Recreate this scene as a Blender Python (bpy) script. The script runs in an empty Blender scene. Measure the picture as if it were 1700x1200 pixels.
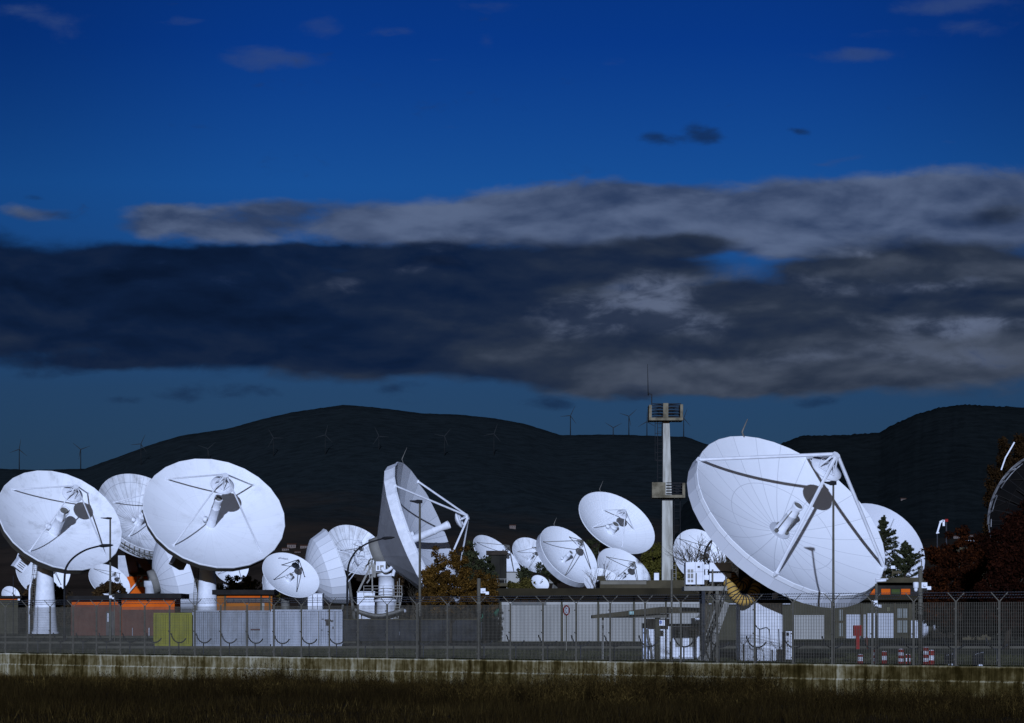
import bpy, bmesh, math, random
import numpy as np
from mathutils import Vector, Matrix, Euler

random.seed(7)
RNG = np.random.default_rng(7)
SC = bpy.context.scene
COL = SC.collection

# ------------------------------------------------------------------ camera, sun, sky, exposure
F, CX, HY, EYE = 4800.0, 850.0, 1031.0, 1.69
def P(x, y, Y):
    return Vector(((x - CX) * Y / F, Y, EYE + (HY - y) * Y / F))
def YS(s):
    return F / s

cam_data = bpy.data.cameras.new('camera')
cam = bpy.data.objects.new('camera', cam_data)
COL.objects.link(cam)
cam.location = (0, 0, EYE)
cam.rotation_euler = (math.pi / 2, 0, 0)
cam_data.sensor_width = 36.0
cam_data.lens = F / 1700.0 * 36.0
cam_data.shift_y = (HY - 600.0) / 1700.0
cam_data.clip_start = 1.0
cam_data.clip_end = 60000.0
SC.camera = cam
SC.view_settings.view_transform = 'Standard'
SC.view_settings.look = 'None'
SC.view_settings.exposure = 0.0
SC.view_settings.gamma = 1.0
SC.render.engine = 'CYCLES'
SC.cycles.max_bounces = 6
SC.cycles.transparent_max_bounces = 8

SUN_DIR = Vector((0.023, 1.0, -0.227)).normalized()      # low sun behind the camera
sun_data = bpy.data.lights.new('sun', 'SUN')
sun_data.energy = 4.25
sun_data.angle = math.radians(0.5)
sun_data.color = (0.56, 0.68, 1.0)
sun = bpy.data.objects.new('sun', sun_data)
COL.objects.link(sun)
sun.rotation_euler = SUN_DIR.to_track_quat('-Z', 'Y').to_euler()
sun.location = (0, -200, 120)

W = bpy.data.worlds.new('World')
SC.world = W
W.use_nodes = True

class NT:
    """small helper round a node tree"""
    def __init__(self, nt):
        self.nt = nt; self.n = nt.nodes; self.l = nt.links
    def new(self, t, **kw):
        n = self.n.new(t)
        for k, v in kw.items(): setattr(n, k, v)
        return n
    def put(self, sock, v):
        if isinstance(v, bpy.types.NodeSocket): self.l.new(v, sock)
        else: sock.default_value = v
    def m(self, op, a, b=0.0, c=0.0, clamp=False):
        n = self.new('ShaderNodeMath', operation=op, use_clamp=clamp)
        self.put(n.inputs[0], a); self.put(n.inputs[1], b); self.put(n.inputs[2], c)
        return n.outputs[0]
    def v(self, op, a, b=(0, 0, 0)):
        n = self.new('ShaderNodeVectorMath', operation=op)
        self.put(n.inputs[0], a); self.put(n.inputs[1], b)
        return n.outputs['Value'] if op in ('LENGTH', 'DOT_PRODUCT') else n.outputs[0]
    def ss(self, x, lo, hi, o0=0.0, o1=1.0):
        n = self.new('ShaderNodeMapRange', interpolation_type='SMOOTHSTEP', clamp=True)
        self.put(n.inputs['Value'], x)
        n.inputs['From Min'].default_value = lo; n.inputs['From Max'].default_value = hi
        n.inputs['To Min'].default_value = o0; n.inputs['To Max'].default_value = o1
        return n.outputs[0]
    def mix(self, f, a, b, mode='MIX'):
        n = self.new('ShaderNodeMix', data_type='RGBA', blend_type=mode)
        n.clamp_factor = True
        self.put(n.inputs[0], f); self.put(n.inputs[6], a); self.put(n.inputs[7], b)
        return n.outputs[2]
    def noise(self, vec, scale, detail=4.0, rough=0.55, dist=0.0):
        n = self.new('ShaderNodeTexNoise')
        if vec is not None: self.l.new(vec, n.inputs['Vector'])
        n.inputs['Scale'].default_value = scale; n.inputs['Detail'].default_value = detail
        n.inputs['Roughness'].default_value = rough; n.inputs['Distortion'].default_value = dist
        return n.outputs[0]
    def xyz(self, x, y, z):
        n = self.new('ShaderNodeCombineXYZ')
        self.put(n.inputs[0], x); self.put(n.inputs[1], y); self.put(n.inputs[2], z)
        return n.outputs[0]
    def ramp(self, f, stops):
        n = self.new('ShaderNodeValToRGB')
        e = n.color_ramp.elements
        while len(e) < len(stops): e.new(0.5)
        for i, (p, c) in enumerate(stops):
            e[i].position = p; e[i].color = (*c, 1)
        self.put(n.inputs[0], f)
        return n.outputs[0]

def srgb(r, g, b):
    f = lambda c: c / 12.92 if c <= 0.04045 else ((c + 0.055) / 1.055) ** 2.4
    return (f(r / 255), f(g / 255), f(b / 255))

def build_sky():
    t = NT(W.node_tree)
    t.n.clear()
    out = t.new('ShaderNodeOutputWorld'); bg = t.new('ShaderNodeBackground')
    t.l.new(bg.outputs[0], out.inputs[0])
    sky = t.new('ShaderNodeTexSky', sky_type='NISHITA')
    sky.sun_disc = False
    sky.sun_elevation = math.asin(-SUN_DIR.z)
    sky.sun_rotation = math.pi + 0.023
    sky.air_density = 1.0; sky.dust_density = 0.3; sky.ozone_density = 2.0
    STR = 0.08
    bg.inputs['Strength'].default_value = STR
    tc = t.new('ShaderNodeTexCoord')
    sp = t.new('ShaderNodeSeparateXYZ'); t.l.new(tc.outputs['Generated'], sp.inputs[0])
    X, Y, Z = sp.outputs
    horiz = t.m('SQRT', t.m('ADD', t.m('MULTIPLY', X, X), t.m('MULTIPLY', Y, Y)))
    el = t.m('DIVIDE', Z, t.m('MAXIMUM', horiz, 0.001))          # tangent of the elevation
    az = t.m('ARCTAN2', X, Y)                                    # azimuth round the zenith
    az = t.m('TANGENT', t.m('MAXIMUM', t.m('MINIMUM', az, 1.2), -1.2))
    # deep polarised blue of the clear air: tint of the sky by elevation
    tint = t.ramp(t.m('MULTIPLY', el, 4.0, clamp=True), SKY_TINT)
    # towards the sun, behind the camera, the air is paler and brighter
    tint = t.mix(t.ss(Y, 0.25, -0.55), tint, (0.26, 0.215, 0.19, 1))
    # vignette put into the sky colour: darker to either side, more so higher up
    side = t.m('SUBTRACT', 1.0, t.m('MULTIPLY', t.ss(t.m('ABSOLUTE', t.m('SUBTRACT', az, .01)), .07, .21), t.ss(el, .08, .2, .10, .30)))
    base = t.mix(1.0, sky.outputs[0], tint, 'MULTIPLY')
    base = t.mix(t.ss(Y, -.2, .3), base, t.mix(1.0, base, t.xyz(side, side, side), 'MULTIPLY'))
    uv = t.xyz(az, el, 0.0)
    px = lambda x, y: ((x - CX) / F, (HY - y) / F, 0.0)
    warp = t.new('ShaderNodeTexNoise'); t.l.new(t.v('MULTIPLY', uv, (26, 60, 1)), warp.inputs['Vector'])
    warp.inputs['Scale'].default_value = 1.0; warp.inputs['Detail'].default_value = 5.0
    wv = t.v('MULTIPLY', t.v('SUBTRACT', warp.outputs['Color'], (0.5, 0.5, 0.5)), (0.022, 0.012, 0))
    uvw = t.v('ADD', uv, wv)
    def field(blobs):
        acc = None
        for (x, y, rx, ry, w) in blobs:
            d = t.v('MULTIPLY', t.v('SUBTRACT', uvw, px(x, y)), (F / rx, F / ry, 0.0))
            b = t.ss(t.v('LENGTH', d), 1.25, 0.0, 0.0, w)
            acc = b if acc is None else t.m('ADD', acc, b)
        return acc
    n_big = t.noise(t.v('MULTIPLY', uv, (20, 52, 1)), 1.0, 8, 0.56, 0.25)
    n_fine = t.noise(t.v('MULTIPLY', uv, (70, 150, 1)), 1.0, 8, 0.64, 0.5)
    n_low = t.noise(t.v('MULTIPLY', uv, (9, 34, 1)), 1.0, 4, 0.55)
    # thickness of the cloud a little higher up: its difference shows the sunlit tops and the shaded bellies
    uvs = t.v('ADD', uv, (-0.0012, 0.0042, 0.0))
    n_b1 = t.noise(t.v('MULTIPLY', uv, (20, 52, 1)), 1.0, 5, 0.5, 0.25)
    n_big2 = t.noise(t.v('MULTIPLY', uvs, (20, 52, 1)), 1.0, 5, 0.5, 0.25)
    relief = t.m('MULTIPLY', t.m('SUBTRACT', n_b1, n_big2), 2.6)
    nz = t.m('MULTIPLY', t.m('SUBTRACT', n_big, 0.5), 1.5)
    nf = t.m('MULTIPLY', t.m('SUBTRACT', n_fine, 0.5), 0.9)
    def alpha(blobs, lo, hi, amt=1.0, nw=1.0):
        f = t.m('ADD', field(blobs), t.m('MULTIPLY', t.m('ADD', nz, nf), nw))
        return t.ss(f, lo, hi, 0.0, amt)
    k = 1.0 / STR
    C = lambda r, g, b: tuple(c * k for c in srgb(r, g, b)) + (1,)
    # pale bank, highest layer
    lit = [(900, 352, 330, 55, 1.3), (620, 380, 300, 45, 1.1), (350, 378, 150, 34, .85), (240, 376, 90, 26, .5), (1250, 350, 420, 62, 1.3),
           (1600, 350, 340, 80, 1.3), (60, 362, 90, 20, .8), (2200, 380, 500, 90, 1.2), (1050, 400, 350, 40, .9), (270, 352, 110, 18, .7), (1280, 400, 200, 36, .7), (450, 350, 120, 18, .6), (1500, 420, 300, 50, 1.0)]
    a1 = alpha(lit, 0.25, 0.92, 0.97, .74)
    c1 = t.mix(t.ss(t.m('ADD', t.m('ADD', n_low, t.m('MULTIPLY', relief, .75)), t.m('MULTIPLY', nf, 0.16)), 0.14, 0.84), C(46, 62, 93), C(88, 103, 133))
    col = t.mix(a1, base, c1)
    # dark bank below it
    dark = [(60, 480, 430, 100, 1.5), (560, 520, 420, 115, 1.5), (350, 570, 520, 60, 1.1), (1050, 560, 420, 100, 1.4), (-60, 560, 180, 50, .9),
            (1450, 560, 420, 110, 1.4), (930, 430, 330, 45, 1.1), (1250, 610, 480, 50, 1.2), (1650, 520, 260, 130, 1.3), (1140, 402, 130, 26, 1.1),
            (1500, 440, 240, 48, 1.1), (-500, 500, 500, 120, 1.5), (2300, 560, 600, 120, 1.5), (1250, 500, 260, 50, 1.1),
            (1640, 360, 100, 30, .8), (1010, 448, 240, 30, 1.0), (800, 470, 220, 44, 1.1), (560, 420, 300, 30, .7), (1380, 450, 120, 26, .7), (150, 612, 220, 26, .8), (1150, 636, 340, 30, .9), (700, 600, 300, 40, .8), (380, 430, 330, 30, .7)]
    a2 = alpha(dark, 0.15, 1.0, 0.985, .66)
    tone = t.m('ADD', t.ss(az, -0.13, 0.09, 0.02, 0.50), t.m('MULTIPLY', t.m('SUBTRACT', n_low, 0.5), .72))
    tone = t.m('ADD', tone, t.m('ADD', t.m('MULTIPLY', relief, .50), t.m('MULTIPLY', nf, .13)))
    low = t.ss(el, px(0, 520)[1], px(0, 640)[1], 0.0, 0.20)
    tone = t.m('ADD', tone, low)
    kk = lambda r, g, b: tuple(c * k for c in srgb(r, g, b))
    c2 = t.ramp(t.m('ADD', tone, 0.18, clamp=True), [(0.0, kk(8, 20, 42)), (0.28, kk(14, 30, 58)), (0.5, kk(26, 39, 63)), (0.72, kk(42, 52, 70)), (1.0, kk(70, 79, 96))])
    col = t.mix(a2, col, c2)
    # sunlit rifts inside the dark bank
    rift = [(1085, 482, 95, 38, 1.2), (1000, 525, 190, 46, .9), (1250, 455, 180, 26, .5), (1560, 545, 240, 46, .6), (700, 440, 120, 24, .5), (1500, 487, 190, 18, .9), (1600, 550, 110, 22, .8), (1420, 418, 90, 16, .8),
            (560, 480, 60, 22, .5), (1120, 600, 80, 30, .5), (1330, 470, 200, 18, .5), (960, 560, 90, 30, .6), (1150, 540, 120, 40, .7), (1350, 590, 260, 30, .5), (1620, 600, 160, 26, .5)]
    a3 = alpha(rift, 0.18, 1.35, 0.85, .7)
    col = t.mix(a3, col, t.mix(t.ss(t.m('ADD', n_fine, relief), .3, .8), C(50, 61, 83), C(96, 108, 134)))
    # scraps of cloud
    faint = [(85, 38, 110, 20, .8), (110, 62, 50, 22, .6), (295, 42, 70, 15, .8), (435, 95, 120, 18, .9), (535, 40, 70, 26, .7), (660, 48, 45, 13, .7),
             (715, 97, 40, 8, .6), (752, 205, 62, 14, .7), (800, 8, 90, 16, .6), (1385, 108, 120, 24, .8), (1430, 100, 50, 18, .5), (1540, 18, 110, 24, .7),
             (1640, 65, 90, 35, .6), (30, 30, 90, 16, .6), (1480, 60, 160, 20, .6), (1600, 20, 120, 20, .6), (1405, 270, 60, 10, .7), (1570, 246, 40, 9, .6), (805, 62, 24, 12, .5), (1025, 98, 40, 14, .5)]
    a4 = alpha(faint, 0.28, 1.3, 0.62, 1.4)
    col = t.mix(a4, col, C(52, 74, 122))
    bits = [(1160, 229, 48, 22, 1.2), (1088, 235, 42, 15, 1.0), (1336, 227, 20, 10, .9), (1370, 666, 62, 18, 1.3), (920, 668, 70, 22, 1.0), (650, 640, 80, 13, .8),
            (200, 670, 60, 9, .7), (290, 660, 60, 12, .7), (400, 650, 160, 13, .7), (1050, 655, 80, 22, .9), (100, 630, 140, 18, .9), (75, 335, 30, 10, .7), (110, 362, 40, 10, .7)]
    a5 = alpha(bits, 0.28, 1.35, 0.75, 1.7)
    col = t.mix(a5, col, C(20, 38, 68))
    t.l.new(col, bg.inputs['Color'])
SKY_TINT = [(0.0, (0.040, 0.078, 0.20)), (0.10, (0.040, 0.080, 0.205)), (0.32, (0.040, 0.098, 0.255)), (0.45, (0.034, 0.125, 0.38)), (0.60, (0.030, 0.172, 0.55)),
            (0.80, (0.010, 0.102, 0.47)), (1.0, (0.008, 0.082, 0.37))]
build_sky()

# ------------------------------------------------------------------ helpers: materials
MATS = {}
def new_mat(name):
    m = bpy.data.materials.new(name); m.use_nodes = True
    t = NT(m.node_tree)
    b = t.n['Principled BSDF']
    return m, t, b
def mat(name, c1, c2=None, scale=2.0, rough=0.6, metal=0.0, bump=0.0, stretch=(1, 1, 1), lo=0.35, hi=0.7, detail=5.0, spec=0.06):
    if name in MATS: return MATS[name]
    m, t, b = new_mat(name)
    b.inputs['Roughness'].default_value = rough; b.inputs['Metallic'].default_value = metal
    b.inputs['Specular IOR Level'].default_value = spec
    if c2 is None: c2 = tuple(c * 0.72 for c in c1)
    tc = t.new('ShaderNodeTexCoord')
    vec = t.v('MULTIPLY', tc.outputs['Object'], stretch)
    n = t.noise(vec, scale, detail, 0.6)
    t.l.new(t.mix(t.ss(n, lo, hi), (*c1, 1), (*c2, 1)), b.inputs['Base Color'])
    if bump:
        bp = t.new('ShaderNodeBump'); bp.inputs['Strength'].default_value = bump; bp.inputs['Distance'].default_value = 0.05
        t.l.new(n, bp.inputs['Height']); t.l.new(bp.outputs[0], b.inputs['Normal'])
    MATS[name] = m
    return m
def island_mat(name, stops, rough=0.8, extra=None):
    """colour varies leaf by leaf (or blade by blade)"""
    if name in MATS: return MATS[name]
    m, t, b = new_mat(name)
    g = t.new('ShaderNodeNewGeometry')
    tc = t.new('ShaderNodeTexCoord')
    n = t.noise(tc.outputs['Object'], extra or 0.5, 3, 0.5)
    f = t.m('ADD', t.m('MULTIPLY', g.outputs['Random Per Island'], 0.6), t.m('MULTIPLY', t.m('SUBTRACT', n, 0.3), 1.0), clamp=True)
    t.l.new(t.ramp(f, stops), b.inputs['Base Color'])
    b.inputs['Roughness'].default_value = rough; b.inputs['Specular IOR Level'].default_value = 0.04
    MATS[name] = m
    return m
def dish_mat(name, R, seams=32, rings=(), line=0.02, seamc=0.72, dirt=0.15, base=(0.78, 0.79, 0.80), dirtc=(0.30, 0.29, 0.27), rough=0.5, dlo=0.50, dhi=0.80, streak=0.5):
    """painted panels: radial and ring joints (real seams between panels), weather stains"""
    m, t, b = new_mat(name)
    tc = t.new('ShaderNodeTexCoord')
    sp = t.new('ShaderNodeSeparateXYZ'); t.l.new(tc.outputs['Object'], sp.inputs[0])
    x, y, z = sp.outputs
    r = t.m('SQRT', t.m('ADD', t.m('MULTIPLY', x, x), t.m('MULTIPLY', y, y)))
    a = t.m('DIVIDE', t.m('ARCTAN2', y, x), 2 * math.pi)
    an = t.m('MULTIPLY', a, seams)
    fr = t.m('FRACT', t.m('ADD', an, 1000.0))
    dist = t.m('MULTIPLY', t.m('SUBTRACT', 0.5, t.m('ABSOLUTE', t.m('SUBTRACT', fr, 0.5))), t.m('MULTIPLY', r, 2 * math.pi / seams))
    ln = t.ss(dist, line, line * 0.4)
    for q in rings:
        ln = t.m('MAXIMUM', ln, t.ss(t.m('ABSOLUTE', t.m('SUBTRACT', r, q * R)), line, line * 0.4))
    cell = t.m('FLOOR', t.m('ADD', an, 1000.0))
    wn = t.new('ShaderNodeTexWhiteNoise', noise_dimensions='1D'); t.l.new(cell, wn.inputs['W'])
    pan = t.m('ADD', 0.965, t.m('MULTIPLY', wn.outputs[0], 0.035))
    # dirt runs inwards along the panels
    n1 = t.noise(t.xyz(t.m('MULTIPLY', a, 60.0), t.m('DIVIDE', r, R * 0.6), 0.0), 1.0, 6, 0.65)
    n2 = t.noise(tc.outputs['Object'], 3.0 / R, 8, 0.72)
    d = t.m('MULTIPLY', t.ss(t.m('ADD', t.m('MULTIPLY', n1, streak), t.m('MULTIPLY', n2, 1.1 - streak)), dlo, dhi), dirt, clamp=True)
    c = t.mix(d, (*base, 1), (*dirtc, 1))
    c = t.mix(1.0, c, t.xyz(pan, pan, pan), 'MULTIPLY')
    c = t.mix(t.m('MULTIPLY', ln, 1.0 - seamc), c, (0.12, 0.13, 0.15, 1))
    t.l.new(c, b.inputs['Base Color'])
    b.inputs['Roughness'].default_value = rough; b.inputs['Specular IOR Level'].default_value = 0.25
    return m

WHITE = mat('white_paint', (0.74, 0.75, 0.77), (0.62, 0.63, 0.65), 1.5, 0.5)
PALE = mat('pale_grey_paint', (0.50, 0.51, 0.53), (0.40, 0.41, 0.43), 1.2, 0.55)
GREY = mat('grey_steel', (0.19, 0.18, 0.155), (0.12, 0.115, 0.10), 2.0, 0.5, 0.2)
GALV = mat('galvanised_steel', (0.116, 0.106, 0.082), (0.082, 0.076, 0.059), 3.0, 0.6, 0.1)
DARK = mat('dark_steel', (0.035, 0.037, 0.042), (0.02, 0.021, 0.024), 2.0, 0.6)
BLACK = mat('black_rubber', (0.012, 0.012, 0.013), (0.02, 0.02, 0.02), 4.0, 0.7)
SHELL = mat('shell_back_grey', (0.20, 0.19, 0.165), (0.14, 0.133, 0.115), 0.5, 0.6)
CONC = mat('tower_concrete', (0.45, 0.44, 0.38), (0.25, 0.235, 0.19), 0.9, 0.85, bump=0.2, stretch=(2.5, 2.5, 0.35))
DCONC = mat('dark_concrete', (0.075, 0.062, 0.036), (0.040, 0.034, 0.020), 0.5, 0.9, bump=0.2)
ROOFD = mat('dark_roofing', (0.022, 0.02, 0.018), (0.013, 0.012, 0.011), 0.5, 0.85)
FASCIA = mat('brown_fascia', (0.030, 0.024, 0.013), (0.017, 0.014, 0.008), 0.4, 0.85)
ORANGE = mat('orange_render', (0.58, 0.105, 0.008), (0.46, 0.08, 0.007), 0.35, 0.8)
OCHRE = mat('ochre_render', (0.30, 0.10, 0.017), (0.22, 0.075, 0.015), 0.35, 0.8)
VEILED_ORANGE = mat('veiled_orange_render', (0.125, 0.055, 0.038), (0.10, 0.047, 0.034), 0.5, 0.85)  # orange render dulled in colour to imitate the veil of the fence
GLASS = mat('dark_window_glass', (0.05, 0.052, 0.05), (0.03, 0.032, 0.034), 0.4, 0.15, spec=0.5)
PANEL = mat('pale_wall_panel', (0.36, 0.35, 0.315), (0.29, 0.283, 0.255), 0.3, 0.7, stretch=(2, 2, 0.3))
GWALL = mat('grey_green_wall', (0.062, 0.056, 0.034), (0.042, 0.038, 0.024), 0.4, 0.85)
RED = mat('red_paint', (0.24, 0.009, 0.006), (0.17, 0.007, 0.005), 3.0, 0.5)
YDUCT = mat('yellow_hose_fabric', (0.50, 0.31, 0.075), (0.36, 0.21, 0.05), 1.5, 0.7)
BARK = mat('bark', (0.040, 0.030, 0.020), (0.022, 0.017, 0.012), 3.0, 0.9, stretch=(3, 3, 0.5))

# ------------------------------------------------------------------ helpers: meshes
class MB:
    def __init__(self):
        self.v = []; self.f = []; self.sm = []
    def add(self, vs, fs, smooth=False):
        o = len(self.v)
        self.v += [tuple(p) for p in vs]
        self.f += [tuple(i + o for i in f) for f in fs]
        self.sm += [smooth] * len(fs)
        return self
    def box(self, c, size, M=None):
        x, y, z = size[0] / 2, size[1] / 2, size[2] / 2
        vs = [Vector((sx * x, sy * y, sz * z)) for sx in (-1, 1) for sy in (-1, 1) for sz in (-1, 1)]
        if M is not None: vs = [M @ p for p in vs]
        c = Vector(c)
        return self.add([p + c for p in vs], [(0, 1, 3, 2), (4, 6, 7, 5), (0, 4, 5, 1), (2, 3, 7, 6), (0, 2, 6, 4), (1, 5, 7, 3)])
    def cb(self, x0, x1, y0, y1, z0, z1):
        return self.box(((x0 + x1) / 2, (y0 + y1) / 2, (z0 + z1) / 2), (x1 - x0, y1 - y0, z1 - z0))
    def pbox(self, x0, x1, yt, yb, Y, depth):
        """a box whose front face, at distance Y, covers these columns and rows of the photograph"""
        a, b = P(x0, yt, Y), P(x1, yb, Y)
        return self.cb(a.x, b.x, Y, Y + depth, b.z, a.z)
    def bar(self, p0, p1, w, h=None):
        p0, p1 = Vector(p0), Vector(p1)
        d = p1 - p0; L = d.length
        if L < 1e-6: return self
        q = d.to_track_quat('Z', 'Y').to_matrix()
        return self.box((p0 + p1) / 2, (w, h or w, L), q)
    def tube(self, pts, r, n=8, caps=True, smooth=True):
        pts = [Vector(p) for p in pts]
        rs = r if isinstance(r, (list, tuple)) else [r] * len(pts)
        vs = []; fs = []
        u = None
        for i, p in enumerate(pts):
            d = (pts[min(i + 1, len(pts) - 1)] - pts[max(i - 1, 0)]).normalized()
            if u is None:
                u = d.orthogonal().normalized()
            else:
                u = (u - d * u.dot(d)).normalized()
            w = d.cross(u)
            for k in range(n):
                a = 2 * math.pi * k / n
                vs.append(p + (u * math.cos(a) + w * math.sin(a)) * rs[i])
        for i in range(len(pts) - 1):
            for k in range(n):
                k2 = (k + 1) % n
                fs.append((i * n + k, i * n + k2, (i + 1) * n + k2, (i + 1) * n + k))
        self.add(vs, fs, smooth)
        if caps:
            o = len(self.v) - len(vs)
            self.f += [tuple(o + k for k in reversed(range(n))), tuple(o + (len(pts) - 1) * n + k for k in range(n))]
            self.sm += [False, False]
        return self
    def lathe(self, prof, n, M=None, smooth=True, closed=False, a0=0.0):
        """profile of (r, z) turned round z"""
        vs = []; fs = []; idx = []
        for (r, z) in prof:
            if r < 1e-6:
                idx.append([len(vs)] * n); vs.append(Vector((0, 0, z)))
            else:
                row = []
                for k in range(n):
                    a = a0 + 2 * math.pi * k / n
                    row.append(len(vs)); vs.append(Vector((r * math.cos(a), r * math.sin(a), z)))
                idx.append(row)
        m = len(prof)
        for i in range(m if closed else m - 1):
            A, B = idx[i], idx[(i + 1) % m]
            for k in range(n):
                k2 = (k + 1) % n
                q = [A[k], A[k2], B[k2], B[k]]
                u = []
                for t_ in q:
                    if t_ not in u: u.append(t_)
                if len(u) > 2: fs.append(tuple(u))
        if M is not None: vs = [M @ p for p in vs]
        return self.add(vs, fs, smooth)
    def build(self, name, material, parent=None, M=None, smooth_all=None):
        me = bpy.data.meshes.new(name)
        off = Vector(parent.location) if (parent is not None and M is None) else Vector((0, 0, 0))
        me.from_pydata([(p[0] - off.x, p[1] - off.y, p[2] - off.z) for p in self.v], [], self.f)
        me.polygons.foreach_set('use_smooth', self.sm)
        me.materials.append(material)
        me.update()
        o = bpy.data.objects.new(name, me)
        COL.objects.link(o)
        if parent is not None: o.parent = parent
        if M is not None:
            base = Vector((0, 0, 0))
            q = parent
            while q is not None:
                base += Vector(q.location); q = q.parent
            o.matrix_local = Matrix.Translation(-base) @ M
        return o

def np_mesh(name, verts, k, material, parent=None, smooth=False):
    """verts: (n*k,3) array; every k in a row make one face"""
    me = bpy.data.meshes.new(name)
    off = np.array(parent.location) if parent is not None else np.zeros(3)
    v = (verts - off).astype(np.float32)
    n = len(v) // k
    me.vertices.add(len(v)); me.vertices.foreach_set('co', v.ravel())
    me.loops.add(len(v)); me.loops.foreach_set('vertex_index', np.arange(len(v), dtype=np.int32))
    me.polygons.add(n); me.polygons.foreach_set('loop_start', np.arange(0, n * k, k, dtype=np.int32))
    me.polygons.foreach_set('loop_total', np.full(n, k, dtype=np.int32))
    me.update(calc_edges=True)
    me.materials.append(material)
    o = bpy.data.objects.new(name, me); COL.objects.link(o)
    if parent is not None: o.parent = parent
    return o

def tag(o, label=None, cat=None, group=None, kind=None):
    if label: o['label'] = label
    if cat: o['category'] = cat
    if group: o['group'] = group
    if kind: o['kind'] = kind
    return o
def thing(name, label, cat, loc=(0, 0, 0), group=None):
    o = bpy.data.objects.new(name, None); COL.objects.link(o)
    o.location = loc; o.empty_display_size = 0.3
    return tag(o, label, cat, group)
def copy_tree(o, loc, label=None):
    c = o.copy(); COL.objects.link(c); c.location = loc
    if label: c['label'] = label
    for ch in list(o.children):
        d = ch.copy(); COL.objects.link(d); d.parent = c
        for g in ch.children:
            e = g.copy(); COL.objects.link(e); e.parent = d
    return c

# ------------------------------------------------------------------ fence line on the ground plan
def s_fence(x): return 31.57 + (44.67 - 31.57) * (x - 9.0) / 1650.0
FA = P(9, HY, F / 31.57); FB = P(1659, HY, F / 44.67)
FA.z = FB.z = 0.0
FDIR = (FB - FA).normalized()
FNOR = Vector((FDIR.y, -FDIR.x, 0))            # towards the camera side
if FNOR.y > 0: FNOR = -FNOR
FLEN = (FB - FA).length
PITCH = FLEN / 32.0
def fence_pt(d, off=0.0, z=0.0):
    p = FA + FDIR * d + FNOR * off
    return Vector((p.x, p.y, z))

# ------------------------------------------------------------------ ground, field, hills
def ground_mat():
    m, t, b = new_mat('compound_turf')
    tc = t.new('ShaderNodeTexCoord')
    n = t.noise(tc.outputs['Object'], 0.05, 6, 0.6); n2 = t.noise(tc.outputs['Object'], 1.2, 5, 0.7)
    c = t.ramp(t.m('ADD', t.m('MULTIPLY', n, 0.7), t.m('MULTIPLY', n2, 0.3)), [(0.3, (0.035, 0.036, 0.018)), (0.5, (0.055, 0.055, 0.032)), (0.7, (0.075, 0.068, 0.045))])
    t.l.new(c, b.inputs['Base Color']); b.inputs['Roughness'].default_value = 0.95
    b.inputs['Specular IOR Level'].default_value = 0.02
    bp = t.new('ShaderNodeBump'); bp.inputs['Strength'].default_value = 0.6; t.l.new(n2, bp.inputs['Height']); t.l.new(bp.outputs[0], b.inputs['Normal'])
    return m
g = MB()
a, b_ = fence_pt(-1500, -0.17), fence_pt(260, -0.17)
g.add([(a.x, a.y, -.03), (b_.x, b_.y, -.03), (2500, b_.y, -.03), (5000, 9000, -.03), (-5000, 9000, -.03), (-3500, 2500, -.03)], [(0, 1, 2, 3, 4, 5)])
tag(g.build('ground', ground_mat()), kind='structure')

FIELD_Z = -1.24
def field_mat():
    m, t, b = new_mat('field_soil')
    tc = t.new('ShaderNodeTexCoord')
    n = t.noise(tc.outputs['Object'], 0.8, 6, 0.7)
    t.l.new(t.mix(n, (0.007, 0.0045, 0.0012, 1), (0.018, 0.012, 0.003, 1)), b.inputs['Base Color'])
    b.inputs['Roughness'].default_value = 1.0; b.inputs['Specular IOR Level'].default_value = 0.05
    return m
g = MB()
nx, ny = 60, 24
vs = []
for j in range(ny + 1):
    for i in range(nx + 1):
        d = -60 + 160 * i / nx; o = 0.1 + 110 * (j / ny) ** 1.5
        p = fence_pt(d, o)
        z = FIELD_Z + (random.uniform(-.1, .1) if 0 < j else 0.02) - 0.012 * o
        vs.append((p.x, p.y, z))
fs = [(j * (nx + 1) + i, j * (nx + 1) + i + 1, (j + 1) * (nx + 1) + i + 1, (j + 1) * (nx + 1) + i) for j in range(ny) for i in range(nx)]
g.add(vs, fs, True)
tag(g.build('field', field_mat()), kind='structure')

def hill_mat(name, top, foot, zf):
    m, t, b = new_mat(name)
    tc = t.new('ShaderNodeTexCoord')
    sp = t.new('ShaderNodeSeparateXYZ'); t.l.new(tc.outputs['Object'], sp.inputs[0])
    n = t.noise(tc.outputs['Object'], 0.004, 6, 0.65)
    n2 = t.noise(tc.outputs['Object'], 0.04, 4, 0.7)
    h = t.m('ADD', sp.outputs[2], t.m('MULTIPLY', t.m('SUBTRACT', n, 0.5), zf * 1.6))
    f = t.ss(h, zf * 0.3, zf * 1.3)
    c = t.mix(f, t.mix(t.ss(n, 0.4, 0.65), (*foot, 1), tuple(x * 0.5 for x in foot) + (1,)), t.mix(t.ss(n2, 0.35, 0.7), (*top, 1), tuple(x * 0.6 for x in top) + (1,)))
    t.l.new(c, b.inputs['Base Color']); b.inputs['Roughness'].default_value = 1.0; b.inputs['Specular IOR Level'].default_value = 0.0
    bp = t.new('ShaderNodeBump'); bp.inputs['Strength'].default_value = 0.22; bp.inputs['Distance'].default_value = 7.0
    t.l.new(n2, bp.inputs['Height']); t.l.new(bp.outputs[0], b.inputs['Normal'])
    return m
def interp(poly, x):
    xs = [p[0] for p in poly]; ys = [p[1] for p in poly]
    return float(np.interp(x, xs, ys))
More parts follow.
